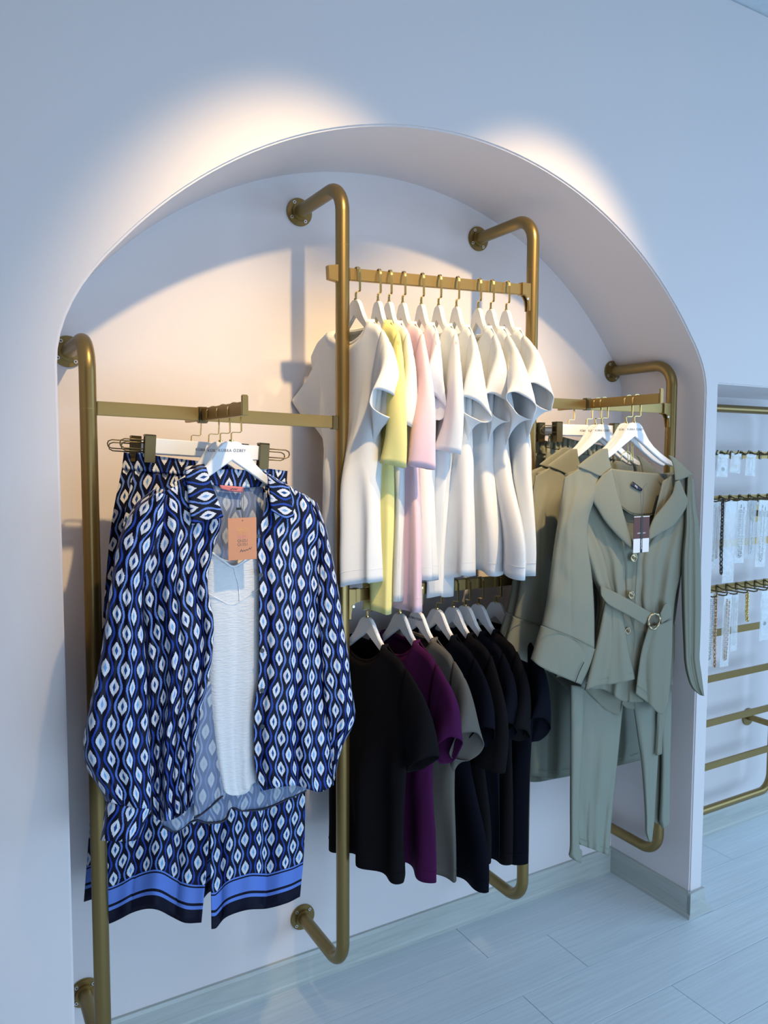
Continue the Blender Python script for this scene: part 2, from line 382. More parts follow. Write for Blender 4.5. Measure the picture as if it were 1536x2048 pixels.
def arm(x, z, label, y1=-.205):
    t = empty('display_arm', (0, 0, 0), 0, label, 'rail')
    MB().box((x-.0065, y1, z-.015), (x+.0065, P-.0135, z+.015)).build('flat_bar', GOLDF, t, bevel=.0012)
    MB().box((x-.0065, P+.0135, z-.015), (x+.0065, .235, z+.015)).build('flat_bar', GOLDF, t, bevel=.0012)
    MB().box((x-.008, y1-.005, z-.015), (x+.008, y1, z+.030)).build('end_stop', GOLDF, t, bevel=.002)
    MB().box((x-.012, P-.0085, z-.021), (x+.012, P+.012, z+.0195)).build('saddle', DARKBRASS, t, bevel=.002)
    return t
XA, ZA = -1.772, 1.806; XB, ZB = -.462, 1.880
arm(XA, ZA, 'short gold display arm holding the patterned blue set'); arm(XB, ZB, 'short gold display arm holding the olive suits')

# ------------------------------------------------------------------ hangers
def hook_path(drop=.085, jog=.024, hz=0):
    R = .0155; pts = [Vector((0, 0, -drop-.008)), Vector((0, 0, -drop+.018)), Vector((jog*.15, 0, -drop+.0205)), Vector((jog*.85, 0, -drop+.0205)), Vector((jog, 0, -drop+.023))]
    xr = max(R, jog*.9)
    pts.append(Vector((jog, 0, -.014)))
    for k in range(1, 13):
        a = PI*k/12; pts.append(Vector((jog-R+R*math.cos(a)*1.0, 0, -.0125+R*math.sin(a))))
    pts.append(Vector((jog-2*R, 0, -.026)))
    return pts
_h = {}
def hanger_meshes():
    half = [(.016, 0), (.028, -.004), (.040, -.014), (.054, -.031), (.072, -.051), (.100, -.073), (.140, -.095), (.180, -.112), (.205, -.122), (.210, -.130), (.205, -.137), (.180, -.131), (.140, -.116), (.100, -.096), (.050, -.069)]
    half = [(x*.88, z) for x, z in half]
    pl = [(-x, z) for x, z in reversed(half)]
    poly = half+[(0, -.043)]+pl
    mb = MB(); mb.prism(poly, -.006, .006)
    return mb
def hanger(loc, rz, label, group, text=None, jog=.024, drop=.085, wd=1.0):
    t = empty('clothes_hanger', loc, rz, label, 'hanger', group)
    if 'body' not in _h:
        b = hanger_meshes().build('body', HANG, t, bevel=.002); b.data.transform(Matrix.Translation((0, 0, -.085))); _h['body'] = b.data
    else: b = link('body', _h['body'], None, t)
    b.location.z = .085-drop; b.scale[0] = wd
    k = ('hook', jog, drop)
    if k not in _h:
        h = tube('hook', hook_path(drop, jog), 0, BRASS, t, sec=rect(.0024, .0062), up=None, smooth=False); _h[k] = h.data
        V, F = sweep(hook_path(drop, jog), rect(.0062, .0020), up=(0, 1, 0)); h.data.clear_geometry(); h.data.from_pydata([tuple(v) for v in V], [], F); h.data.update()
    else: h = link('hook', _h[k], None, t)
    if 'col' not in _h:
        c = MB().cyl((0, 0, -.086), (0, 0, -.081), .005, 12).build('collar', BRASS, t); _h['col'] = c.data
    else: c = link('collar', _h['col'], None, t)
    c.location.z = .085-drop
    if text: lettering('lettering', text, .0090, INK, t, (0, -.0062, -drop-.021), space=1.12)
    return t
def clip_hanger(loc, rz, label, group, text=None, jog=.024, bw=.145, clip=.150, drop=.085):
    t = empty('clip_hanger', loc, rz, label, 'hanger', group)
    MB().box((-bw, -.006, -drop-.036), (bw, .006, -drop)).build('bar', HANG, t, bevel=.0015)
    V, F = sweep(hook_path(drop, jog), rect(.0062, .0020), up=(0, 1, 0)); mesh('hook', V, F, BRASS, t, smooth=False)
    for s in (-1, 1):
        wire = []
        for (x, z) in ((clip-.012, -.004), (clip+.058, -.004), (clip+.066, -.008), (clip+.068, -.014), (clip+.066, -.021), (clip+.058, -.025), (clip-.012, -.025)):
            wire.append(Vector((s*x, -.009, -drop-z*0+z-.002)))
        w_ = tube('wire_loop', wire, .0017, DARKBRASS, t, 6, up=(0, 1, 0))
        w2 = tube('wire_loop', [p+Vector((-s*.006, .018, -.006)) for p in wire], .0017, DARKBRASS, t, 6, up=(0, 1, 0))
        mb = MB().box((s*clip-.0125, -.014, -drop-.058), (s*clip+.0125, -.009, -drop+.008)).box((s*clip-.0125, -.014, -drop+.003), (s*clip+.0125, .014, -drop+.008)).box((s*clip-.0115, .009, -drop-.058), (s*clip+.0115, .014, -drop+.008))
        mb.build('clip', DARKBRASS, t, bevel=.001)
    if text: lettering('lettering', text, .0090, INK, t, (0, -.0062, -drop-.02), space=1.12)
    return t

# ------------------------------------------------------------------ knitted tees
def lerp(a, b, t): return a+(b-a)*t
def ss(a, b, x):
    t = max(0, min(1, (x-a)/(b-a))); return t*t*(3-2*t)
def solid(o, th=.0016, off=0):
    m = o.modifiers.new('thickness', 'SOLIDIFY'); m.thickness = th; m.offset = off; return o
def tee(label, mt, loc, rz, group, T=(.225, -.405), B=(.165, -.455), K=(.075, -.515), wh=.15, length=.88, tb=.035, op=.052, seed=0, ws=.165, tilt=.022, drop=.085, lw=1.0, kind=''):
    """local frame: origin on the rail, +X along the shoulders, -Y front. T, B: outer and inner points of the sleeve opening, K: underarm crease"""
    t = empty('tee_shirt', loc, rz, label, 'shirt', group)
    rnd = random.Random(seed); zn = -drop-.068
    nu, nv = 96, 52; V = []; F = []
    ph = [rnd.uniform(0, 6.3) for _ in range(6)]
    NW = .080
    def ztop(x, front):
        a = abs(x)
        if a < NW: return zn - (.056 if front else .012)*math.sqrt(max(0, 1-(a/NW)**2))
        return zn - (a-NW)*.46 - .25*max(0, a-.13)**1.5 - .022*ss(ws-.035, ws, a)
    zsh = ztop(ws, True); zhem = -length
    def body(c, front, v):
        zt = ztop(ws*c, front); sg = -1 if front else 1
        z = zt + (zhem + .010*math.sin(3*c+ph[2]) - zt)*v
        if z > K[1]: w = lerp(ws, K[0]+.012, ss(0, 1, (zsh-z)/(zsh-K[1]))*.5+.5*max(0, min(1, (zsh-z)/(zsh-K[1]))))
        else: w = lerp(K[0]+.012, wh, ss(0, 1, (K[1]-z)/max(.05, (K[1]-zhem)*.85)))
        w *= lw if c < 0 else 1
        if v == 0: w = ws
        prof = (max(0, 1-abs(c)**lerp(8, 2.4, ss(0, .25, v))))**.5
        neck = math.exp(-(ws*c/.085)**4)
        tk = .0004+.0105*min(1, v/.02)**.5 + .017*neck*(1-ss(0, .4, v)) + (tb-.011)*ss(.04, .6, v)
        y = sg*tk*prof
        y += (.55*tb)*ss(.25, 1, v)*math.sin(2.4*PI*c+ph[0]+(.8 if front else 0))*prof
        y += .011*ss(.1, .6, v)*noise.noise(Vector((c*2.0+seed*7.1, v*2.4, 3.1 if front else 9.2)))*(.4+prof)
        y += sg*.0075*math.exp(-((abs(c)*w-(K[0]+(z-K[1])*.35))/.022)**2)*ss(.0, .12, v)*(1-ss(.45, .75, v))*prof
        return Vector((w*c, y, z))
    for jv in range(nv+1):
        v = (jv/nv)**1.45
        for iu in range(nu):
            th = 2*PI*iu/nu; c = math.cos(th); front = math.sin(th) >= -1e-9
            V.append(body(math.copysign(abs(c)**.85, c), front, v))
    for jv in range(nv):
        for iu in range(nu):
            a = jv*nu+iu; b = jv*nu+(iu+1) % nu
            F.append((a, a+nu, b+nu, b))
    o = solid(mesh('body', V, F, mt, t), .0018)
    ring = []
    for iu in range(40):
        th = 2*PI*iu/40; c = math.cos(th); front = math.sin(th) >= 0; x = NW*c
        cb = body(x/ws, front, .001)
        ring.append(Vector((x, cb.y*1.04, ztop(x*.999, front)+.003)))
    tube('neck_rib', ring, 0, mt, t, closed=True, sec=[(-.012, -.0014), (.002, -.0022), (.0045, 0), (.002, .0022), (-.012, .0014)], up=(0, 0, 1))
    hs = V[(nv-2)*nu:(nv-1)*nu]; hc = sum(hs, Vector())/nu
    tube('hem_stitch', [Vector((hc.x+(h.x-hc.x)*1.008, h.y*1.02, h.z)) for h in hs], .0006, mt, o, 5, closed=True)
    for s in (1, -1):
        l = 1 if s > 0 else lw
        Tt, Bb, Kk = Vector((T[0]*l, 0, T[1])), Vector((B[0]*l, 0, B[1])), Vector((K[0]*l, 0, K[1]))
        Tt.z += rnd.uniform(-.006, .006)
        S0 = Vector((ws-.013, 0, zsh+.024)); b1 = op*rnd.uniform(.9, 1.1)
        n, m = 22, 40; V = []; F = []; p1, p2 = rnd.uniform(0, 6), rnd.uniform(0, 6)
        for i in range(n+1):
            k = i/n
            top = S0.lerp(Tt, k)+Vector((.026, 0, .012))*math.sin(PI*k)*(1.3 if kind == 'down' else 1); bot = Kk.lerp(Bb, k)+Vector((-.004, 0, .012))*math.sin(PI*k)
            C = (top+bot)/2; A = (top-bot)/2; b = lerp(.0145, b1, k**1.2)
            if abs(k-.23) < .03: A = A*.985; b *= .93
            for l_ in range(m):
                a = 2*PI*l_/m; ca, sa = math.cos(a), math.sin(a)
                wedge = lerp(ss(-1.0, .3, ca), 1, k)          # flat where it meets the underarm
                q = C + A*(math.copysign(abs(ca)**.85, ca)) + Vector((0, -1, 0))*(b*wedge*math.copysign(abs(sa)**.9, sa))
                q.z += tilt*sa*k*k*(1 if kind != 'down' else .3)
                fold = .006*k*math.sin(3*a+p1)+.005*math.sin(5*k+2*a+p2)*math.sin(PI*k)
                q += Vector((ca*.5, -sa, 0))*fold
                V.append(Vector((s*q.x, q.y, q.z)))
        for i in range(n):
            for l_ in range(m):
                a = i*m+l_; b_ = i*m+(l_+1) % m
                F.append((a, b_, b_+m, a+m) if s > 0 else (a, a+m, b_+m, b_))
        sl = solid(mesh('sleeve', V, F, mt, t), .002)
        hem = [V[(n-2)*m+l_] for l_ in range(m)]; cen = sum(hem, Vector())/m
        tube('hem_stitch', [cen+(h-cen)*1.012 for h in hem], .0006, mt, sl, 5, closed=True)
    return t
GU = 'pastel and white tees on the upper rail'; GH = 'white hangers on the upper rail'
DN = dict(T=(.150, -.545), B=(.095, -.540), K=(.085, -.44), op=.034, kind='down')
FL = dict(T=(.160, -.368), B=(.140, -.418), K=(.085, -.525), op=.048, ws=.140, tilt=.026)
up = [ # x, rz(deg), mat, label, kwargs
 (-1.338, -87, WHITE, 'white short sleeve tee nearest the viewer, behind the tall post', dict(T=(.168, -.352), B=(.152, -.408), K=(.080, -.520), wh=.088, length=.868, tb=.050, op=.052, lw=1.75, ws=.150)),
 (-1.268, -99, YEL, 'yellow tee with its sleeve hanging straight down', dict(DN, T=(.145, -.545), wh=.080, length=.955, tb=.030)),
 (-1.232, -101, WHITE, 'white tee squeezed between the yellow tee and the pink tee', dict(T=(.155, -.43), B=(.115, -.52), K=(.08, -.47), op=.035, wh=.085, length=.915, tb=.022)),
 (-1.187, -101, PINK, 'pale pink tee with its sleeve hanging straight down', dict(DN, T=(.175, -.555), B=(.115, -.550), wh=.130, length=.945, tb=.026)),
 (-1.124, -103, WHITE, 'white tee hanging right behind the pink tee', dict(FL, T=(.110, -.345), B=(.085, -.41), K=(.06, -.49), wh=.09, length=.885, tb=.03, op=.038)),
 (-1.064, -103, WHITE, 'white tee with a straight drooping sleeve in mid rail', dict(DN, T=(.125, -.515), B=(.065, -.510), K=(.07, -.44), wh=.035, length=.935, tb=.030, ws=.15)),
 (-1.000, -104, WHITE, 'fourth white tee from the right end of the upper rail', dict(FL, wh=.105, length=.88, tb=.036)),
 (-.920, -104, WHITE, 'third white tee from the right end of the upper rail', dict(FL, T=(.175, -.370), B=(.152, -.420), K=(.075, -.520), wh=.155, length=.872, tb=.036)),
 (-.872, -104, WHITE, 'second white tee from the right end of the upper rail', dict(FL, T=(.240, -.370), B=(.212, -.416), K=(.110, -.520), wh=.255, length=.873, tb=.032)),
 (-.812, -104, WHITE, 'white tee at the right end of the upper rail by the post', dict(FL, T=(.250, -.342), B=(.226, -.392), K=(.150, -.515), wh=.225, length=.882, tb=.034, op=.046))]
names_up = ['hanger of the first white tee, behind the tall post', 'hanger of the yellow tee', 'hanger of the white tee between yellow and pink', 'hanger of the pale pink tee', 'hanger of the white tee right behind the pink one',
 'hanger of the white tee with the straight sleeve', 'fourth hanger from the right end of the upper rail', 'third hanger from the right end of the upper rail', 'second hanger from the right end of the upper rail', 'hanger at the right end of the upper rail']
for i, (x, a, m, lab, kw) in enumerate(up):
    loc = (x, P, zu(x)+.0175); rz = math.radians(a)
    hanger((x, P, loc[2]), rz, 'white wooden '+names_up[i], GH, None, .022, wd=.78)
    tee(lab, m, loc, rz, GU, seed=i+1, **kw)
GD = 'dark tees on the lower rail'; GHL = 'white hangers on the lower rail'
DK = dict(T=(.235, -.395), B=(.165, -.465), K=(.135, -.47), op=.040, ws=.180)
low = [
 (-1.300, -80, BLK, 'black tee at the near end of the lower rail', dict(DK, T=(.275, -.410), B=(.190, -.480), K=(.15, -.45), wh=.155, length=.800, tb=.040, kind='down', lw=1.15)),
 (-1.190, -84, PUR, 'dark purple short sleeve tee', dict(DK, T=(.255, -.388), B=(.185, -.475), wh=.172, length=.815, tb=.035)),
 (-1.130, -84, TAU, 'taupe grey short sleeve tee', dict(DK, T=(.250, -.378), B=(.195, -.475), K=(.155, -.560), op=.055, wh=.175, length=.835, tb=.032)),
 (-1.060, -84, NAVY, 'black tee right behind the taupe tee', dict(DK, T=(.240, -.378), B=(.175, -.455), wh=.235, length=.87, tb=.03)),
 (-1.000, -84, BLK, 'fourth dark tee from the right end of the lower rail', dict(DK, T=(.215, -.53), B=(.105, -.53), K=(.12, -.45), kind='down', wh=.17, length=.82, tb=.03)),
 (-.955, -84, NAVY, 'third dark tee from the right end of the lower rail', dict(DK, T=(.200, -.40), B=(.15, -.46), wh=.16, length=.83, tb=.03)),
 (-.905, -84, BLK, 'second dark tee from the right end of the lower rail', dict(DK, T=(.205, -.42), B=(.15, -.47), wh=.16, length=.85, tb=.03)),
 (-.835, -84, NAVY, 'black tee at the right end of the lower rail', dict(DK, T=(.205, -.405), B=(.155, -.485), K=(.14, -.55), wh=.150, length=.885, tb=.035, op=.05))]
names_low = ['hanger of the first black tee on the lower rail', 'hanger of the dark purple tee', 'hanger of the taupe tee', 'hanger of the black tee behind the taupe one', 'fourth hanger from the right end of the lower rail', 'third hanger from the right end of the lower rail', 'second hanger from the right end of the lower rail', 'hanger at the right end of the lower rail']
for i, (x, a, m, lab, kw) in enumerate(low):
    loc = (x, P, ZL+.0175); rz = math.radians(a)
    hanger(loc, rz, 'white wooden '+names_low[i], GHL, 'KÜBRA ÖZBEY' if i == 2 else None, .022, wd=.88)
    tee(lab, m, loc, rz, GD, seed=i+41, **kw)

# ------------------------------------------------------------------ draped panels
def prow(row, n, y0):
    """row of (px,py[,dy]) -> n world points"""
    pts = spline([Vector((p[0], p[1], (p[2] if len(p) > 2 else 0)*1000)) for p in row], n)
    return [(p.x, p.y, p.z/1000) for p in pts]
def panel(name, rows, y0, mt, parent, nu=40, nv=60, bulge=.0, fold=0, ff=3, fp=0, ft=(0, 1), wr=.0, seed=0, both=0, anchor='L', vrev=False, th=.0012, uoff=0, voff=0, fwave=.25, btop=1.0):
    """cloth panel through rows of photo points; real depth = y0 + bulge + folds"""
    K = 24
    R = [prow(r, K, y0) for r in rows]
    grid = []
    cols = [spline([Vector((r[k][0], r[k][1], r[k][2]*1000)) for r in R], nv+1) if len(R) > 1 else None for k in range(K)]
    for j in range(nv+1):
        grid.append(spline([cols[k][j] for k in range(K)], nu+1))
    def build(sgn):
        V = []
        for j in range(nv+1):
            t = j/nv
            for i in range(nu+1):
                s = i/nu; g = grid[j][i]
                pr = math.sqrt(max(0, 1-(2*s-1)**2))
                w_ = ft[0]+(ft[1]-ft[0])*t
                y = y0+g.z/1000 - sgn*bulge*pr*(btop+(1-btop)*ss(0, .35, t))
                s1 = math.sin(PI*ff*s+fp+fwave*math.sin(5*t+seed)); s2 = math.sin(2*PI*ff*1.73*s+fp*2+1.5+fwave*math.cos(4*t+seed))
                f = fold*w_*((1-2*abs(s1)**.75)+.45*s2)
                y += f*(pr**.6 if both else 1)
                y += wr*noise.noise(Vector((s*5+seed*3.3, t*7, seed+sgn)))
                V.append(at(g.x, g.y, y))
        return V
    V = build(1); W = nu+1
    uvs = []
    vc = [0]*W; prev = None
    for j in range(nv+1):
        row = V[j*W:(j+1)*W]; L = [0]
        for a, b in zip(row, row[1:]): L.append(L[-1]+(b-a).length)
        off = 0 if anchor == 'L' else (L[-1] if anchor == 'R' else L[-1]/2)
        if prev is not None:
            for i in range(W): vc[i] += (row[i]-prev[i]).length
        prev = row
        uvs.append([(L[i]-off+uoff, vc[i]) for i in range(W)])
    if vrev:
        fin = list(vc); uvs = [[(u, fin[i]-v+voff) for i, (u, v) in enumerate(r)] for r in uvs]
    else: uvs = [[(u, -v+voff) for (u, v) in r] for r in uvs]
    UV = [u for r in uvs for u in r]
    F = [(j*W+i, (j+1)*W+i, (j+1)*W+i+1, j*W+i+1) for j in range(nv) for i in range(nu)]
    if both:
        B = build(-1 if both == 1 else -both); n0 = len(V); V = V+B; UV = UV+UV
        F += [(n0+j*W+i, n0+j*W+i+1, n0+(j+1)*W+i+1, n0+(j+1)*W+i) for j in range(nv) for i in range(nu)]
    o = mesh(name, V, F, mt, parent, UV)
    if both:
        bm = bmesh.new(); bm.from_mesh(o.data); bmesh.ops.remove_doubles(bm, verts=bm.verts, dist=.0004); bm.to_mesh(o.data); bm.free()
    return solid(o, th)
def pline(name, pts, y, r, mt, parent, n=24, closed=False):
    return tube(name, spline([at(p[0], p[1], y+(p[2] if len(p) > 2 else 0)) for p in pts], n, closed), r, mt, parent, 6, closed=closed)
def button(parent, px, py, y, r, mt, mt2=None, style='plain'):
    c = at(px, py, y); mb = MB().cyl(c, c+Vector((0, -.003, 0)), r, 20)
    o = mb.build('button', mt, parent, bevel=.0008); smooth_by_angle(o)
    if style == 'gold':
        ringp = [c+Vector((r*.85*math.cos(a*PI/8), -.0032, r*.85*math.sin(a*PI/8))) for a in range(16)]
        tube('button_rim', ringp, r*.16, mt, o, 6, closed=True)
        MB().box(tuple(c+Vector((-r*.5, -.0042, -r*.2))), tuple(c+Vector((r*.1, -.003, r*.35)))).box(tuple(c+Vector((-r*.1, -.0044, -r*.45))), tuple(c+Vector((r*.5, -.003, r*.1)))).build('button_emblem', mt2, o, bevel=.0006)
    else:
        for dx in (-1, 1): MB().cyl(c+Vector((dx*r*.3, -.0034, 0)), c+Vector((dx*r*.3, -.0028, 0)), r*.14, 8).build('button_hole', BLACK, o)
    return o

def swap_uv(o):
    d = o.data.uv_layers[0].data
    for l in d: l.uv = (l.uv[1], l.uv[0])
    return o
# ------------------------------------------------------------------ patterned blue set on the left arm
GHA = 'white hangers on the short display arms'
ha = ZA+.0175
def arm_hanger(x, y, z, rz, lab, fn=hanger, roll=0, **k):
    if fn is hanger: k.setdefault('wd', .88)
    h = fn((x, y, z), math.radians(rz), lab, GHA, 'KÜBRA ÖZBEY', **k); h.rotation_euler[1] = math.radians(roll); return h
arm_hanger(XA, -.117, ZA+.0155, 0, 'white wooden hanger of the front patterned blouse')
arm_hanger(XA, -.038, ZA+.0155, 0, 'white wooden hanger of the patterned blouse behind the front one')
arm_hanger(XA, .036, ZA+.0155, -2, 'white bar hanger with clips holding the front patterned trousers', clip_hanger, 3.5, bw=.132, clip=.140)
arm_hanger(XA, .185, ZA+.0155, -2, 'white bar hanger with clips holding the rear patterned trousers', clip_hanger, 3.5, bw=.132, clip=.140)

def blouse():
    t = empty('patterned_blouse', (XA, -.129, ZA), 0, 'front navy and blue ikat patterned blouse, worn open over the white camisole', 'blouse', 'ikat patterned blouses')
    Z0 = []
    def pn(*a, **k): o = panel(*a, **k); Z0.append(o); return o
    Y0 = -.140
    pn('back_panel', [[(420,966),(470,974),(520,968)], [(398,1050),(470,1050),(542,1050)], [(325,1150),(470,1150),(622,1150)], [(312,1400),(470,1400),(645,1400)], [(306,1560),(470,1560),(655,1555)],
        [(324,1652),(347,1662),(365,1655),(390,1640),(415,1645),(450,1640),(463,1612),(480,1620),(528,1617),(577,1596),(612,1580),(650,1572)]], -.100, IKP, t, 60, 60, fold=.004, ff=3, ft=(0,1), anchor='C', seed=3)
    pl = at(470, 1640, -.1)
    hem = [(326,1653),(347,1663),(365,1656),(390,1641),(415,1646),(450,1641),(463,1613),(480,1621),(528,1618),(577,1597),(612,1581)]
    Z0.append(pline('hem_trim', [(a, b, 0) for a, b in hem], -.103, .0026, NTRIM, t, 70))
    pn('back_yoke', [[(405,946),(467,938),(545,950)], [(412,968),(470,976),(535,972)]], -.106, IK, t, 40, 8, anchor='C')
    pn('front_panel', [[(300,998),(340,978),(372,962),(408,950)], [(288,1040),(345,1018),(400,1005),(442,1032)], [(281,1110,.02),(345,1105),(424,1106)], [(283,1178,.03),(350,1174),(415,1172)], [(288,1252,.035),(350,1250),(427,1247)],
        [(294,1340,.035),(360,1338),(421,1335)], [(296,1425,.035),(350,1422),(402,1420)], [(296,1495,.035),(340,1490),(392,1487)], [(297,1560,.035),(340,1556),(390,1552)], [(304,1636,.03),(330,1642),(352,1636),(372,1622),(387,1606)]],
        Y0, IK, t, 70, 80, bulge=.010, fold=.0115, ff=3.3, fp=.6, ft=(.25,1.1), wr=.004, seed=1, anchor='R')
    pn('front_panel', [[(536,948),(560,962),(590,980),(616,996)], [(532,1010),(570,1013),(610,1015),(642,1036)], [(515,1067),(580,1064),(645,1064)], [(515,1104),(580,1102),(646,1100,.015)], [(518,1153),(580,1150),(647,1150,.02)], [(518,1250),(580,1250),(644,1250,.025)],
        [(518,1300),(580,1300),(647,1300,.025)], [(517,1357),(580,1357),(650,1357,.02)], [(509,1412),(580,1414),(653,1416,.02)], [(508,1474),(580,1474),(659,1474)], [(510,1533),(580,1530),(664,1530)], [(522,1582),(567,1573),(596,1572),(635,1584),(650,1580),(667,1570)]],
        Y0, IK, t, 70, 80, bulge=.008, fold=.0075, ff=2.3, fp=2.4, ft=(.2,1.1), wr=.003, seed=2, anchor='L', uoff=.010)
    pn('placket_facing', [[(414,1362),(421,1364),(428,1366)], [(400,1420),(414,1424),(431,1430)], [(391,1487),(412,1492),(436,1500)], [(389,1550),(415,1556),(444,1560)], [(388,1636),(402,1628),(422,1612),(446,1590)]], -.124, IKP, t, 14, 30, fold=.002, ff=1.5)
    Z0.append(pline('facing_trim', [(388,1637),(402,1629),(422,1613),(446,1591)], -.1265, .0024, NTRIM, t))
    pn('sleeve', [[(304,990),(318,986),(334,990)], [(268,1020),(300,1012),(328,1044)], [(246,1062),(275,1056),(308,1090)], [(234,1094),(265,1092),(298,1130)], [(227,1137),(256,1140),(286,1165)], [(215,1210),(250,1215),(284,1224)], [(202,1310),(246,1314),(291,1319)],
        [(180,1412),(240,1418),(296,1423)], [(167,1487),(235,1490),(300,1491)], [(174,1535),(240,1540),(303,1541)], [(197,1572),(250,1580),(303,1583)], [(213,1603),(260,1614),(302,1618)]],
        -.150, IK, t, 44, 80, bulge=.030, fold=.007, ff=2.2, fp=.3, ft=(.2,1), wr=.004, seed=5, both=1, anchor='C')
    cf = panel('cuff', [[(213,1603),(260,1614),(302,1618)], [(210,1632),(250,1640),(291,1642)], [(201,1681),(240,1683),(276,1681)]], -.150, IK, t, 44, 16, bulge=.030, fold=.004, ff=2.2, fp=.3, both=1, anchor='C', seed=5, voff=.01)
    pn('sleeve', [[(612,992),(624,999),(634,1006)], [(630,1040),(640,1045),(651,1054)], [(636,1100),(650,1102),(662,1104)], [(638,1143),(655,1143),(670,1143)], [(634,1202),(660,1202),(680,1202)], [(638,1260),(664,1260),(688,1258)], [(643,1310),(670,1312),(697,1315)],
        [(646,1360),(675,1364),(702,1370)], [(648,1408),(680,1415),(710,1424)], [(654,1450),(680,1452),(705,1452)], [(659,1490),(674,1488),(688,1485)], [(662,1530),(668,1528),(675,1525)], [(663,1566),(666,1563),(669,1560)]],
        -.118, IK, t, 40, 80, bulge=.026, fold=.005, ff=2, fp=1, ft=(.3,1), seed=7, both=1, anchor='R')
    c1 = pn('collar', [[(371,940),(392,937),(412,934)], [(375,975),(398,972),(422,966)], [(379,1015),(408,1011),(437,1004)], [(384,1050),(415,1041),(447,1035)]], -.163, IK, t, 24, 24, bulge=.006, anchor='L'); swap_uv(c1)
    c2 = pn('collar', [[(534,948),(548,956),(563,965)], [(538,972),(556,973),(577,976)], [(540,1000),(560,1004),(584,1009)], [(542,1022),(572,1037),(588,1034)]], -.160, IK, t, 24, 24, bulge=.005, anchor='L', voff=.013); swap_uv(c2)
    lb = pn('neck_label', [[(439,970),(463,972),(487,974)], [(441,977),(463,983),(487,985)]], -.111, mat('pink_label', (.62, .19, .20), .6), t, 12, 4)
    lb['label'] = 'small pink woven neck label'
    Z0.append(pline('label_script', [(461,977.5),(463,979.5),(465,976.5),(468,979),(470,977),(473,979),(475,976.5)], -.1125, .0005, INK, t, 30))
    for k, (px, py) in enumerate(((516,1072),(521,1150),(524,1301),(524,1381),(524,1453))):
        Z0.append(button(t, px, py, Y0-.012, .0056, mat('navy_button', (.01, .012, .03), .3) if k == 0 else bpy.data.materials['navy_button']))
    inv = Matrix.Translation(-Vector((XA, -.129, ZA)))
    for o in t.children: o.data.transform(inv) if not o.data.get('moved') else None; o.data['moved'] = 1
    for o in t.children:
        for c in o.children: c.data.transform(inv)
    return t
bl = blouse()
b2 = copy_tree(bl); b2.location = (XA+.020, -.050, ZA+.006); b2['label'] = 'second ikat patterned blouse, its shoulder showing behind the front one'

def camisole():
    t = empty('white_camisole', (0, 0, 0), 0, 'white crinkled strappy camisole inside the open patterned blouse', 'camisole')
    panel('front', [[(414,1100),(440,1120),(467,1134),(492,1120),(524,1100)], [(408,1180),(467,1200),(526,1180)], [(414,1300),(467,1300),(528,1300)], [(418,1400),(467,1400),(522,1400)], [(428,1500),(467,1500),(512,1500)], [(438,1562),(467,1580),(510,1550)],
        [(442,1576),(455,1588),(470,1591),(489,1588),(499,1580),(503,1570),(512,1564)]], -.119, CAMI, t, 44, 80, bulge=.010, fold=.003, ff=2, ft=(.1,1), seed=4)
    panel('back', [[(410,1100),(467,1122),(526,1096)], [(408,1300),(467,1300),(528,1300)], [(430,1500),(467,1500),(515,1500)], [(444,1572),(470,1584),(512,1560)]], -.110, CAMI, t, 24, 24)
    pline('neckline_trim', [(412,1096),(424,1105),(446,1121),(467,1133),(492,1119),(516,1103),(526,1095)], -.130, .0026, TRIM, t, 40)
    pline('yoke_seam', [(412,1184),(440,1200),(465,1209),(490,1196),(520,1176)], -.1300, .0009, TRIM, t, 40)
    pline('centre_seam', [(467,1132),(471,1150),(477,1172),(479,1203)], -.1300, .0009, TRIM, t, 24)
    pline('strap', [(418,1100),(410,1050),(404,990)], -.118, .003, TRIM, t, 12); pline('strap', [(522,1098),(528,1050),(530,985)], -.118, .003, TRIM, t, 12)
camisole()
def trousers():
    t = empty('patterned_trousers', (XA, .05, ZA), 0, 'front pair of ikat patterned trousers with a sky blue striped hem', 'trousers', 'ikat patterned trousers')
    panel('waistband', [[(272,904),(330,914),(425,925),(500,933),(575,942)], [(268,940),(345,948),(425,952),(500,957),(573,965)]], .046, IK, t, 60, 8, fold=.003, ff=7, anchor='C')
    panel('trouser_leg', [[(268,938),(345,944),(428,950)], [(245,1060),(345,1060),(428,1060)], [(228,1250),(345,1250),(427,1250)], [(215,1450,.03),(330,1450),(424,1450)], [(204,1600,.06),(310,1600,.02),(420,1600)], [(198,1700,.075),(310,1700,.03),(416,1700)],
        [(186,1858,.08),(217,1848,.075),(240,1838,.06),(263,1826,.045),(291,1818,.03),(316,1820,.02),(348,1836,.01),(372,1846,0),(403,1845,0)]], .050, IKB, t, 60, 80, fold=.010, ff=2.4, fp=.5, ft=(0,1), wr=.003, seed=11, anchor='C', vrev=True)
    panel('trouser_leg', [[(422,950),(500,955),(574,963)], [(422,1060),(500,1060),(585,1060)], [(423,1250),(500,1250),(600,1250)], [(423,1450),(500,1450),(608,1450)], [(422,1600),(500,1600),(610,1600)], [(421,1700),(500,1700),(608,1700)],
        [(423,1858),(432,1856),(453,1834),(493,1820),(534,1817),(574,1806),(600,1793)]], .046, IKB, t, 60, 80, fold=.008, ff=2.1, fp=2.5, ft=(0,1), wr=.003, seed=12, anchor='L', vrev=True)
    inv = Matrix.Translation(-Vector((XA, .05, ZA)))
    for o in t.children: o.data.transform(inv)
    return t
tr = trousers(); t2 = copy_tree(tr); t2.location = (XA, .185, ZA); t2['label'] = 'rear pair of ikat patterned trousers against the wall, past the left post'

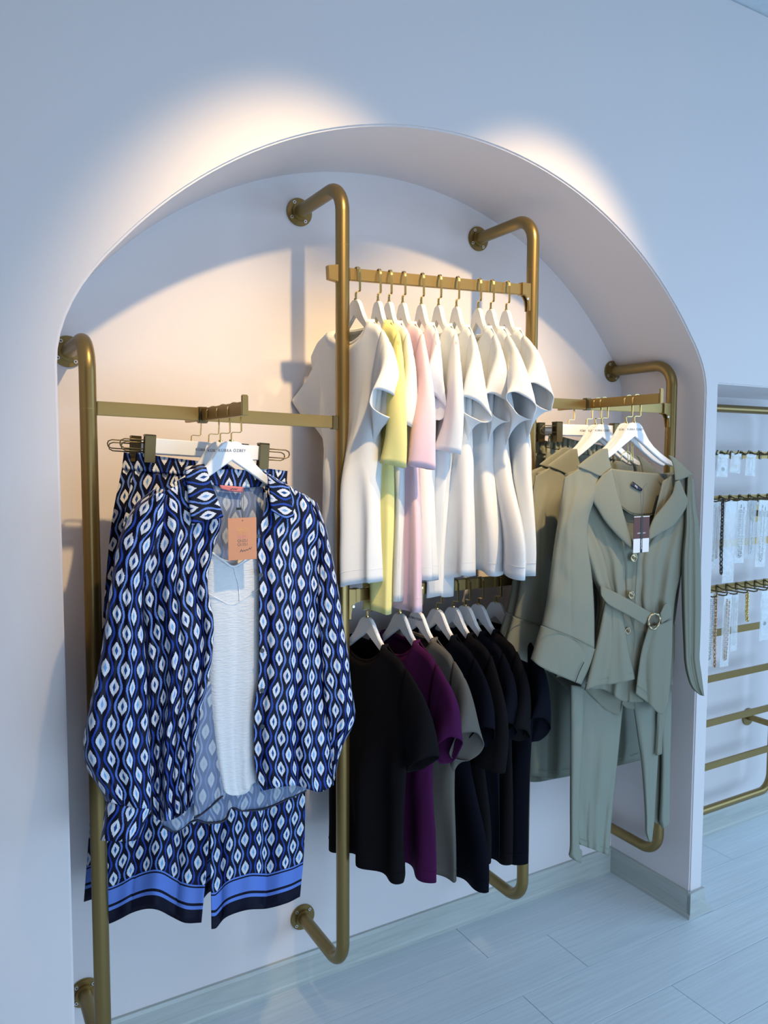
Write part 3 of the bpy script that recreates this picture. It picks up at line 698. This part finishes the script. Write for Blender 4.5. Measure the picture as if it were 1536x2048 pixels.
def hang_tag_orange():
    t = empty('price_tag', (0, 0, 0), 0, 'orange card price tag hanging in the neck of the front patterned blouse', 'tag')
    y = -.170
    a, b, c = at(457, 1036, y), at(514, 1035, y), at(455, 1121, y)
    w_, h_ = (b-a).length, (a-c).length; ce = (b+c)/2
    MB().box((ce.x-w_/2, y-.0006, ce.z-h_/2), (ce.x+w_/2, y+.0006, ce.z+h_/2)).build('card', mat('orange_card', (.62, .28, .15), .7), t, bevel=.0004)
    cols = [('tag_yellow', (.72, .43, .12)), ('tag_amber', (.66, .33, .13)), ('tag_pink', (.66, .24, .25)), ('tag_grey', (.16, .13, .12)), ('tag_grey', (.16, .13, .12))]
    for k, (n, c_) in enumerate(cols):
        mm = bpy.data.materials.get(n) or mat(n, c_, .7); p = at(485, 1058.5+7.6*k, y)
        lettering('lettering', 'QUZU', .0084, mm, t, (ce.x, y-.0007, p.z), extr=.0002, space=1.0)
    s = [(481,1104),(483,1099),(485,1103),(488,1100),(490,1102),(493,1099),(496,1100),(499,1096),(501,1098),(504,1094)]
    pline('signature', s, y-.0009, .0006, INK, t, 60)
    pline('string', [(486,975),(487,1000),(486,1020),(485,1040)], y+.004, .0006, INK, t, 16); pline('string', [(484,978),(483,1015),(485,1040)], y+.004, .0006, INK, t, 16)
    MB().box(tuple(at(473.5, 1020, y+.002)), tuple(at(482, 1015, y+.005))).build('seal', BLACK, t)
    pline('eyelet', [(484.2,1041),(485.2,1040),(486.2,1041),(485.2,1042)], y-.0008, .0004, INK, t, 10, True)
hang_tag_orange()

# ------------------------------------------------------------------ olive suits on the right arm
hb = ZB+.0155
arm_hanger(XB, -.105, hb, -6, 'white wooden hanger of the front olive jacket')
arm_hanger(XB, -.072, hb, -6, 'white wooden hanger right behind the front olive jacket hanger')
arm_hanger(XB, .031, hb, -6, 'white wooden hanger of the rear olive jacket')
arm_hanger(XB, .060, hb, -6, 'white wooden hanger close behind the rear olive jacket hanger')
arm_hanger(XB, .100, hb, -4, 'white bar hanger with clips holding the front olive shorts', clip_hanger, bw=.118, clip=.122)
arm_hanger(XB, .185, hb, -4, 'white bar hanger with clips holding the rear olive shorts', clip_hanger, bw=.118, clip=.122)

def jacket(ring=True):
    t = empty('olive_jacket', (XB, -.105, ZB), 0, 'front olive belted jacket with a gold ring buckle and gold buttons', 'jacket', 'olive belted jackets')
    Y0 = -.120
    panel('back_panel', [[(1205,925),(1222,938),(1265,945),(1310,948),(1346,944)], [(1185,1000),(1275,1010),(1375,1000)], [(1195,1150),(1275,1160),(1362,1150)], [(1190,1290),(1260,1300),(1342,1300)], [(1171,1380),(1190,1398),(1211,1419),(1238,1430),(1245,1406),(1250,1415),(1285,1421),(1322,1428),(1336,1402)]],
        -.082, OLIVE, t, 60, 50, fold=.005, ff=3, ft=(0,1), seed=3, both=0)
    nf = panel('neck_facing', [[(1221,937),(1262,942),(1305,946),(1346,948)], [(1230,970),(1262,972),(1305,975),(1346,972)], [(1240,1012),(1263,1027),(1287,1030),(1315,1024),(1345,990)]], -.094, OLIVE, t, 40, 20, fold=.003, ff=2, ft=(.5,1), seed=8)
    pline('facing_edge', [(1240,1013),(1263,1028),(1287,1031),(1315,1025),(1345,991)], -.098, .0013, OLIVE2, nf, 30)
    panel('front_panel', [[(1130,948),(1165,934),(1205,915)], [(1132,985),(1180,972),(1222,950)], [(1150,1050),(1205,1045),(1256,1056)], [(1168,1107),(1222,1107),(1276,1110)], [(1186,1160),(1230,1160),(1273,1160)], [(1200,1196),(1235,1202),(1271,1206)], [(1195,1252),(1240,1260),(1292,1262)], [(1182,1320),(1240,1330),(1290,1330)], [(1172,1378),(1210,1380),(1245,1402),(1288,1404)]],
        Y0, OLIVE, t, 60, 80, bulge=.012, fold=.009, ff=2.6, fp=.4, ft=(.3,1.1), wr=.004, seed=1)
    panel('peplum_fold', [[(1210,1200),(1226,1206),(1244,1212)], [(1196,1270),(1222,1266),(1251,1262)], [(1181,1330),(1220,1320),(1259,1310)], [(1169,1380),(1198,1372),(1238,1366),(1271,1358)]], -.146, OLIVE, t, 36, 40, bulge=.012, fold=.006, ff=1.5, fp=1, ft=(.4,1.2), seed=2)
    pline('hem_stitch', [(1172,1366),(1198,1359),(1238,1353),(1267,1346)], -.158, .0007, OLIVE2, t, 24)
    panel('front_panel', [[(1325,962),(1358,945),(1384,956)], [(1300,1060),(1340,1040),(1387,1012)], [(1274,1110),(1330,1090),(1378,1070)], [(1272,1160),(1320,1150),(1365,1137)], [(1270,1206),(1310,1200),(1352,1188)], [(1286,1262),(1315,1255),(1346,1240)], [(1282,1298),(1315,1300),(1344,1300)], [(1276,1345),(1310,1350),(1341,1355)], [(1271,1386),(1295,1404),(1322,1428),(1336,1404)]],
        Y0-.004, OLIVE, t, 60, 80, bulge=.012, fold=.007, ff=2.3, fp=1.9, ft=(.3,1.1), wr=.004, seed=6)
    panel('peplum_fold', [[(1296,1254),(1320,1248),(1345,1238)], [(1283,1300),(1313,1300),(1344,1300)], [(1276,1345),(1310,1350),(1341,1355)], [(1271,1387),(1295,1405),(1323,1429),(1337,1404)]], -.150, OLIVE, t, 36, 40, bulge=.010, fold=.005, ff=1.2, fp=2.2, ft=(.3,1.2), seed=12)
    pline('hem_stitch', [(1274,1370),(1297,1387),(1324,1411),(1334,1392)], -.161, .0007, OLIVE2, t, 24)
    pline('front_edge', [(1276,1110),(1273,1160),(1270,1206),(1268,1262)], -.138, .0012, OLIVE2, t, 24)
    panel('sleeve', [[(1129,955),(1160,936),(1196,912)], [(1124,985),(1158,975),(1200,965)], [(1118,1030),(1145,1025),(1178,1035)], [(1109,1087),(1140,1085),(1176,1090)], [(1099,1162),(1140,1160),(1184,1156)], [(1091,1215),(1140,1218),(1188,1215)], [(1083,1252),(1135,1272),(1189,1297)]],
        -.150, OLIVE, t, 44, 70, bulge=.034, fold=.005, ff=1.4, fp=.8, ft=(.2,.6), wr=.004, seed=5, both=1, btop=.25)
    cu = panel('cuff', [[(1082,1251),(1135,1271),(1190,1298)], [(1072,1285),(1122,1308),(1179,1332)], [(1062,1318),(1082,1334),(1120,1352),(1162,1369)]], -.152, OLIVE, t, 44, 20, bulge=.036, fold=.003, ff=1.4, fp=.8, both=1, seed=5, th=.002)
    pline('cuff_seam', [(1083,1252),(1110,1262),(1135,1272),(1160,1284),(1187,1297)], -.189, .0011, OLIVE2, cu, 30)
    pline('cuff_slit', [(1151,1364),(1158,1345),(1168,1324)], -.186, .0011, BLACK, cu, 10)
    panel('sleeve', [[(1374,948),(1380,951),(1387,957)], [(1370,1010),(1380,1011),(1391,1013)], [(1368,1060),(1382,1056),(1397,1050)], [(1363,1119),(1382,1121),(1401,1124)], [(1364,1211),(1384,1211),(1402,1211)], [(1367,1290),(1384,1288),(1400,1285)], [(1369,1325),(1385,1322),(1399,1318)],
        [(1375,1355),(1390,1353),(1403,1350)], [(1384,1376),(1396,1376),(1406,1375)], [(1400,1390),(1404,1391),(1408,1392)]], -.128, OLIVE, t, 36, 70, bulge=.028, fold=.007, ff=1.8, fp=.5, ft=(.5,1), seed=9, both=1)
    panel('collar', [[(1200,898),(1208,897),(1215,897)], [(1176,915),(1196,916),(1218,918)], [(1153,933),(1178,943),(1203,952),(1223,936)]], -.158, OLIVE, t, 24, 20, bulge=.006)
    panel('lapel', [[(1203,951),(1213,944),(1223,936)], [(1181,987),(1207,976),(1231,970)], [(1197,1022),(1222,1012),(1243,1014)], [(1214,1048),(1236,1045),(1255,1055)], [(1243,1080),(1252,1080),(1264,1080)], [(1270,1104),(1273,1105),(1276,1107)]], -.160, OLIVE, t, 24, 40, bulge=.007)
    panel('collar', [[(1337,911),(1343,912),(1350,916)], [(1346,930),(1358,931),(1372,936)], [(1350,962),(1359,960),(1372,955),(1387,949)]], -.150, OLIVE, t, 20, 20, bulge=.004)
    panel('lapel', [[(1350,964),(1354,962),(1359,960)], [(1344,987),(1357,985),(1369,984)], [(1328,1010),(1350,1010),(1375,1008)], [(1308,1035),(1335,1042),(1350,1048)], [(1298,1060),(1310,1066),(1325,1064)], [(1297,1078),(1300,1078),(1303,1077)]], -.152, OLIVE, t, 24, 40, bulge=.006)
    if ring:
        panel('belt', [[(1201,1172),(1235,1187),(1270,1207),(1305,1228)], [(1201,1181),(1232,1200),(1265,1222),(1296,1240)], [(1202,1191),(1218,1210),(1255,1230),(1288,1249)]], -.166, OLIVE, t, 40, 10, bulge=.004, th=.003)
        panel('belt', [[(1320,1227),(1332,1206),(1344,1218)], [(1321,1236),(1334,1224),(1343,1226)], [(1322,1247),(1333,1240),(1343,1233)]], -.162, OLIVE, t, 20, 10, bulge=.003, th=.003)
        panel('belt_tail', [[(1336,1230),(1342,1236),(1349,1250)], [(1330,1330),(1338,1330),(1347,1330)], [(1316,1412),(1325,1410),(1335,1408)], [(1314,1463),(1319,1464),(1325,1463)], [(1311,1511),(1317,1510),(1323,1508)]], -.100, OLIVE, t, 12, 40, fold=.002, ff=1, th=.003)
        c = at(1308, 1243, -.172); R_ = .0245
        rp = [c+Vector((R_*1.05*math.cos(2*PI*k/48), -.002*math.sin(4*PI*k/48), R_*math.sin(2*PI*k/48))) for k in range(48)]
        V, F = sweep(rp, circ(.0036, 8), True, False, scale=[1+.28*math.sin(k*2*PI/6) for k in range(48)]); mesh('ring_buckle', V, F, ANTIQUE, t)
        for px, py, r_ in ((1266,1115,.0145),(1261,1190,.0130),(1254,1261,.0115)): button(t, px, py, -.142, r_, ANTIQUE, DARKBRASS, 'gold')
        nl = panel('neck_label', [[(1266,963),(1276,971),(1286,979)], [(1261,971),(1271,977),(1281,983)]], -.100, mat('navy_label', (.008, .010, .03), .5), t, 6, 3)
        p = at(1272.5, 973.5, -.1025); lettering('lettering', 'EPIL', .0088, mat('white_ink', (.75, .75, .78), .6), t, p, (PI/2, math.radians(33), 0))
    inv = Matrix.Translation(-Vector((XB, -.105, ZB)))
    for o in t.children:
        if o.name.startswith('lettering'): o.location = inv @ o.location; continue
        o.data.transform(inv)
        for c in o.children: c.data.transform(inv)
    return t
j1 = jacket()
j0 = jacket(False); j0['label'] = 'rear olive jacket, its lapel showing left of the front jacket'; j0.location = (XB+.012, .034, ZB)
j3 = copy_tree(j0); j3.location = (XB+.02, .078, ZB+.004); j3['label'] = 'third olive jacket, furthest back, mostly hidden by the rear jacket'

def olive_trousers():
    t = empty('olive_trousers', (0, 0, 0), 0, 'long olive trousers hanging inside the front olive jacket', 'trousers')
    panel('waist', [[(1215,1020),(1275,1024),(1345,1020)], [(1205,1150),(1275,1152),(1350,1150)], [(1180,1310),(1260,1320),(1342,1310)]], -.070, OLIVE2, t, 30, 20)
    panel('trouser_leg', [[(1160,1300),(1210,1300),(1258,1300)], [(1160,1389),(1206,1392),(1247,1400)], [(1157,1480),(1200,1480),(1239,1478)], [(1152,1560),(1192,1560),(1231,1560)], [(1150,1626),(1188,1626),(1224,1626)], [(1153,1672),(1188,1690),(1219,1690)], [(1157,1688),(1168,1692),(1198,1703),(1217,1711)]], -.066, OLIVE2, t, 40, 60, bulge=.014, fold=.005, ff=2, fp=1, seed=21, wr=.003)
    panel('trouser_leg_side', [[(1141,1370),(1155,1372),(1168,1375)], [(1141,1480),(1152,1480),(1164,1480)], [(1140,1600),(1149,1600),(1158,1600)], [(1140,1690),(1149,1690),(1158,1688)], [(1138,1711),(1150,1708),(1164,1703)], [(1150,1721),(1156,1724),(1162,1727)]], -.090, OLIVE2, t, 24, 60, bulge=.012, fold=.002, ff=1, seed=22, both=1)
    panel('trouser_leg', [[(1258,1300),(1290,1300),(1325,1300)], [(1266,1400),(1292,1402),(1320,1405)], [(1275,1470),(1295,1470),(1317,1470)], [(1282,1517),(1299,1515),(1316,1512)], [(1287,1580),(1299,1584),(1311,1590)], [(1290,1630),(1299,1636),(1308,1644)], [(1291,1664),(1298,1668),(1305,1670)], [(1298,1683),(1301,1684),(1304,1682)]], -.078, OLIVE2, t, 30, 60, bulge=.012, fold=.003, ff=1.4, seed=23)
    panel('trouser_leg_side', [[(1316,1375),(1330,1377),(1343,1380)], [(1320,1450),(1330,1450),(1342,1450)], [(1323,1515),(1331,1515),(1340,1515)], [(1321,1590),(1330,1594),(1339,1600)], [(1319,1640),(1329,1644),(1338,1646)], [(1324,1657),(1328,1656),(1333,1652)]], -.050, OLIVE2, t, 20, 50, bulge=.012, fold=.002, ff=1, seed=24, both=1)
    panel('trouser_leg_inside', [[(1308,1470),(1318,1470),(1328,1470)], [(1306,1560),(1316,1562),(1326,1562)], [(1303,1640),(1312,1646),(1324,1652)]], -.036, OLIVE2, t, 12, 20)
    pline('hem_stitch', [(1160,1677),(1176,1683),(1198,1692),(1219,1699)], -.081, .0007, OLIVE, t, 20)
    # its own small gold hanger hook above the waist
    pline('hanger_loop', [(1242,922),(1243,912),(1248,905),(1256,903),(1261,908),(1262,922)], -.088, .0016, BRASS, t, 24)
    for px in (1256, 1263, 1266): pline('hanger_stem', [(px,884),(px,905),(px,926)], -.086, .0013, BRASS, t, 6)
olive_trousers()
def shorts(lab, dx, y0, dz=0):
    t = empty('olive_shorts', (0, 0, 0), 0, lab, 'shorts', 'olive shorts with elastic waists')
    d = lambda r: [(a+dx, b+dz) for a, b in r]
    panel('waistband', [d([(1098,866),(1150,880),(1200,890),(1262,904)]), d([(1094,896),(1150,906),(1200,915),(1262,926)])], y0, OLIVE2, t, 90, 10, fold=.005, ff=17, ft=(1,1), fwave=.6)
    panel('body', [d([(1094,896),(1150,906),(1200,915),(1262,926)]), d([(1085,960),(1170,970),(1268,975)]), d([(1075,1100),(1170,1100),(1275,1100)]), d([(1064,1350),(1170,1350),(1285,1350)]), d([(1057,1480),(1170,1480),(1290,1470)]), d([(1056,1550),(1102,1556),(1141,1550),(1190,1541),(1234,1532),(1282,1520)])],
        y0, OLIVE2, t, 70, 60, fold=.009, ff=5, fp=.7, ft=(.6,1), wr=.004, seed=31)
    pline('hem_stitch', d([(1056,1536),(1102,1542),(1141,1537),(1190,1528),(1234,1518),(1282,1506)]), y0-.008, .0008, OLIVE, t, 30)
shorts('front pair of olive shorts with a gathered waist, behind the olive jackets', 0, .135)
shorts('rear pair of olive shorts with a gathered waist, nearest the wall', -33, .205, 8)

def hang_tag_brown():
    t = empty('price_tag', (0, 0, 0), 0, 'brown and white card price tag hanging on the front olive jacket', 'tag')
    y = -.176
    a, b, c = at(1268, 1034, y), at(1299, 1034, y), at(1268, 1106, y); m_ = at(1268, 1078, y)
    MB().box((a.x, y-.0005, m_.z), (b.x, y+.0005, a.z)).build('card', mat('brown_card', (.085, .032, .026), .6), t)
    MB().box((a.x, y-.0005, c.z), (b.x, y+.0005, m_.z)).build('card_foot', mat('white_card', (.74, .76, .80), .6), t)
    MB().box((a.x, y-.0006, a.z-.0012), (b.x, y+.0006, a.z+.0012)).build('card_edge', bpy.data.materials['white_card'], t)
    mx = (a.x+b.x)/2; bw = .0048
    MB().box((mx-bw, y-.0012, c.z-.001), (mx+bw, y-.0007, a.z+.001)).build('band', mat('black_band', (.012, .012, .014), .5), t)
    wi = bpy.data.materials['white_ink']
    for s, tx in ((-1, 'NEW'), (1, 'SON')): lettering('lettering', tx, .0058, wi, t, (mx+s*.0115, y-.0007, at(1280, 1066.5, y).z), extr=.0002)
    lettering('lettering', 'PREMIUM', .0075, wi, t, (mx, y-.0014, at(1280, 1088, y).z), (PI/2, PI/2, 0), extr=.0002)
    pline('string', [(1281,982),(1282,1005),(1283,1036)], y+.02, .0006, INK, t, 8); pline('string', [(1287,979),(1286,1005),(1283,1036)], y+.02, .0006, INK, t, 8)
    pline('string_bar', [(1284,980),(1288,973),(1295,967)], y+.02, .0009, INK, t, 8)
hang_tag_brown()

# ------------------------------------------------------------------ jewellery recess on the right
YJ = .262
jr = empty('jewellery_rack', (0, 0, 0), 0, 'gold wall rack of flat bars and prongs in the square recess', 'rack')
fr = []
xl_, xr_, zt_, zb_ = .16, .880, 1.904, .204
for (cx, cz, a0) in ((xr_-.07, zt_-.07, 0), (xl_+.07, zt_-.07, 90), (xl_+.07, zb_+.07, 180), (xr_-.07, zb_+.07, 270)):
    for k in range(9): a = math.radians(a0+90*k/8); fr.append(Vector((cx+.07*math.cos(a), YJ, cz+.07*math.sin(a))))
tube('frame', fr, .0165, GOLD, jr, 20, closed=True)
barz = [1.713, 1.53, 1.343, 1.156, .967, .773, .582, .393]
for z in barz: MB().box((xl_+.01, YJ-.005, z-.0145), (xr_-.01, YJ+.005, z+.0145)).build('flat_bar', GOLDF, jr, bevel=.001)
for z in (1.45, .50):
    for x in (xl_, xr_):
        fo = MB().cyl((x, YJ, z), (x, D-.004, z), .014, 20).cyl((x, D-.008, z), (x, D-.0005, z), .040, 28).build('wall_flange', GOLD, jr, bevel=.001)
prongs = []
def prong(x, z, L):
    p = [Vector((x, YJ-.004, z+.012)), Vector((x, YJ-.02, z+.006)), Vector((x, YJ-.03, z+.002)), Vector((x, YJ-L+.02, z+.002)), Vector((x, YJ-L+.006, z+.006)), Vector((x, YJ-L, z+.018))]
    o = tube('prong', p, .0028, DARKBRASS, jr, 8); MB().box((x-.006, YJ-.0085, z-.018), (x+.006, YJ-.0045, z+.018)).build('prong_plate', DARKBRASS, o)
for z, L in ((1.713, .13), (1.53, .15), (1.156, .15)):
    for k in range(9): prong(.262+.064*k, z, L)
PLAST = mat('clear_plastic', (.92, .95, .96), .14, 0, .7, alpha=.40, bump=(45, .8, .006, (1, 1, 1)))
CARD = mat('white_header_card', (.80, .83, .84), .5)
SIL = mat('silver', (.62, .62, .60), .25, 1); RGOLD = mat('rose_gold', (.62, .40, .25), .28, 1); GUN = mat('dark_chain', (.10, .09, .08), .35, .8)
def chain(parent, pts, r, mt, n, name='chain'):
    pl = spline(pts, n); mb = MB()
    for i, p in enumerate(pl):
        tg = (pl[min(i+1, n-1)]-pl[max(i-1, 0)]).normalized(); sd = tg.cross(Vector((0, 1, 0))).normalized() if i % 2 else Vector((0, 1, 0))
        L = (pl[1]-pl[0]).length*.78
        loop = [p+tg*(L*math.cos(a*PI/4))+sd*(r*math.sin(a*PI/4)) for a in range(8)]
        V, F = sweep(loop, circ(r*.38, 5), True, False); mb.add(V, F)
    return mb.build(name, mt, parent, smooth=True)
def pouch(px, py, wpx, hpx, label, y=.150, tilt=0, ch=None, pend=None, head=True, card=None):
    a = at(px, py, y); sc = (at(px+10, py, y)-a).length/10; sx = sc; sz = (at(px, py, y)-at(px, py+10, y)).length/10
    wd, h = wpx*sx*1.0, hpx*sz
    t = empty('jewellery_pouch', a, 0, label, 'pouch', 'plastic jewellery pouches on the prongs'); t.rotation_euler[1] = tilt
    nu, nv = 8, 14; V = []; F = []
    for sg in (-1, 1):
        for j in range(nv+1):
            for i in range(nu+1):
                s, q = i/nu, j/nv
                b = .0055*(math.sin(PI*s)**.6)*(math.sin(PI*min(1, q*1.02))**.5 if q < 1 else 0)
                V.append(Vector(((s-.5)*wd, sg*(b+.0004)+.0018*noise.noise(Vector((s*4+px, q*7, sg))), -q*h)))
    W = nu+1; n0 = (nv+1)*W
    for j in range(nv):
        for i in range(nu):
            q = (j*W+i, (j+1)*W+i, (j+1)*W+i+1, j*W+i+1); F.append(q); F.append(tuple(n0+k for k in reversed(q)))
    mesh('bag', V, F, PLAST, t)
    if head: MB().box((-wd*.46, -.0012, -h*.16), (wd*.46, .0012, -.002)).build('header_card', CARD, t)
    if card: MB().box((-wd*.40, -.0010, -h*.8), (wd*.40, .0010, -h*.35)).build('insert_card', CARD, t)
    if ch:
        mt, r, n = ch; x = wd*.15
        chain(t, [Vector((-x, -.001, -h*.10)), Vector((-x, -.001, -h*.5)), Vector((-x*.6, -.001, -h*.88)), Vector((x*.6, -.001, -h*.88)), Vector((x, -.001, -h*.5)), Vector((x, -.001, -h*.10))], r, mt, n)
    if pend:
        mt, r = pend; rp = [Vector((r*math.cos(k*PI/8), -.003, -h*.66+r*math.sin(k*PI/8))) for k in range(16)]; tube('pendant', rp, r*.3, mt, t, 6, closed=True)
    return t
def necklace(px, py, hpx, label, mt, r, y=.150, wpx=7, n=44):
    a = at(px, py, y); sz = (at(px, py, y)-at(px, py+10, y)).length/10; h = hpx*sz; x = wpx*.00125*.5
    t = empty('chain_necklace', a, 0, label, 'necklace', 'loose chain necklaces on the prongs')
    chain(t, [Vector((0, 0, 0)), Vector((-x, -.003, -h*.3)), Vector((-x*1.2, -.003, -h*.7)), Vector((0, -.003, -h)), Vector((x*1.2, .003, -h*.7)), Vector((x, .003, -h*.3)), Vector((0, .002, 0))], r, mt, n)
pouch(1434, 903, 7, 40, 'narrow white jewellery pouch at the left end of the top prong row', y=.19)
pouch(1447, 908, 22, 46, 'jewellery pouch with a pendant on a card, left in the top prong row', pend=(GUN, .006), card=1, tilt=.05)
pouch(1473, 906, 21, 40, 'jewellery pouch with a gold ring, middle of the top prong row', pend=(BRASS, .006), tilt=.08)
pouch(1503, 908, 20, 44, 'clear jewellery pouch at the right of the top prong row', ch=(SIL, .0012, 24), tilt=.06)
pouch(1430, 1000, 13, 138, 'long jewellery pouch half hidden by the pillar in the second prong row', ch=(SIL, .0026, 50), tilt=.03)
pouch(1438, 1003, 12, 128, 'narrow jewellery pouch with a beige chain, second from the pillar in the second row', ch=(RGOLD, .0026, 50), y=.17, tilt=.04)
necklace(1446, 1002, 143, 'two tone dark curb chain necklace hanging loose in the second prong row', GUN, .0056, y=.13)
pouch(1463, 1000, 23, 166, 'longest clear jewellery pouch in the second prong row', tilt=.02, head=True)
pouch(1485, 1000, 20, 126, 'jewellery pouch with a thick silver chain in the second prong row', ch=(SIL, .0040, 44), tilt=.04)
pouch(1505, 998, 19, 120, 'jewellery pouch with a fine chain in the second prong row', ch=(SIL, .0020, 44), y=.18, tilt=.03)
pouch(1528, 1000, 20, 134, 'wide jewellery pouch with beads at the frame edge, second prong row', ch=(SIL, .0032, 50), y=.13, tilt=.04)
pouch(1424, 1186, 17, 147, 'jewellery pouch with a silver chain nearest the pillar in the lower prong row', ch=(SIL, .0046, 60), tilt=.035)
necklace(1433, 1190, 140, 'brown beaded chain necklace hanging loose in the lower prong row', RGOLD, .0048, y=.14)
pouch(1456, 1186, 17, 147, 'jewellery pouch with a rose gold twisted chain in the lower prong row', ch=(RGOLD, .0046, 60), tilt=.03)
pouch(1471, 1189, 13, 113, 'slim jewellery pouch with a fine pendant in the lower prong row', ch=(SIL, .001, 40), pend=(GUN, .003), y=.18)
necklace(1495, 1188, 52, 'short thick gold chain bracelet on a prong of the lower row', BRASS, .0062, y=.14, n=26)
pouch(1531, 1181, 18, 99, 'jewellery pouch with a dark stone at the frame edge, lower prong row', pend=(GUN, .006), card=1)
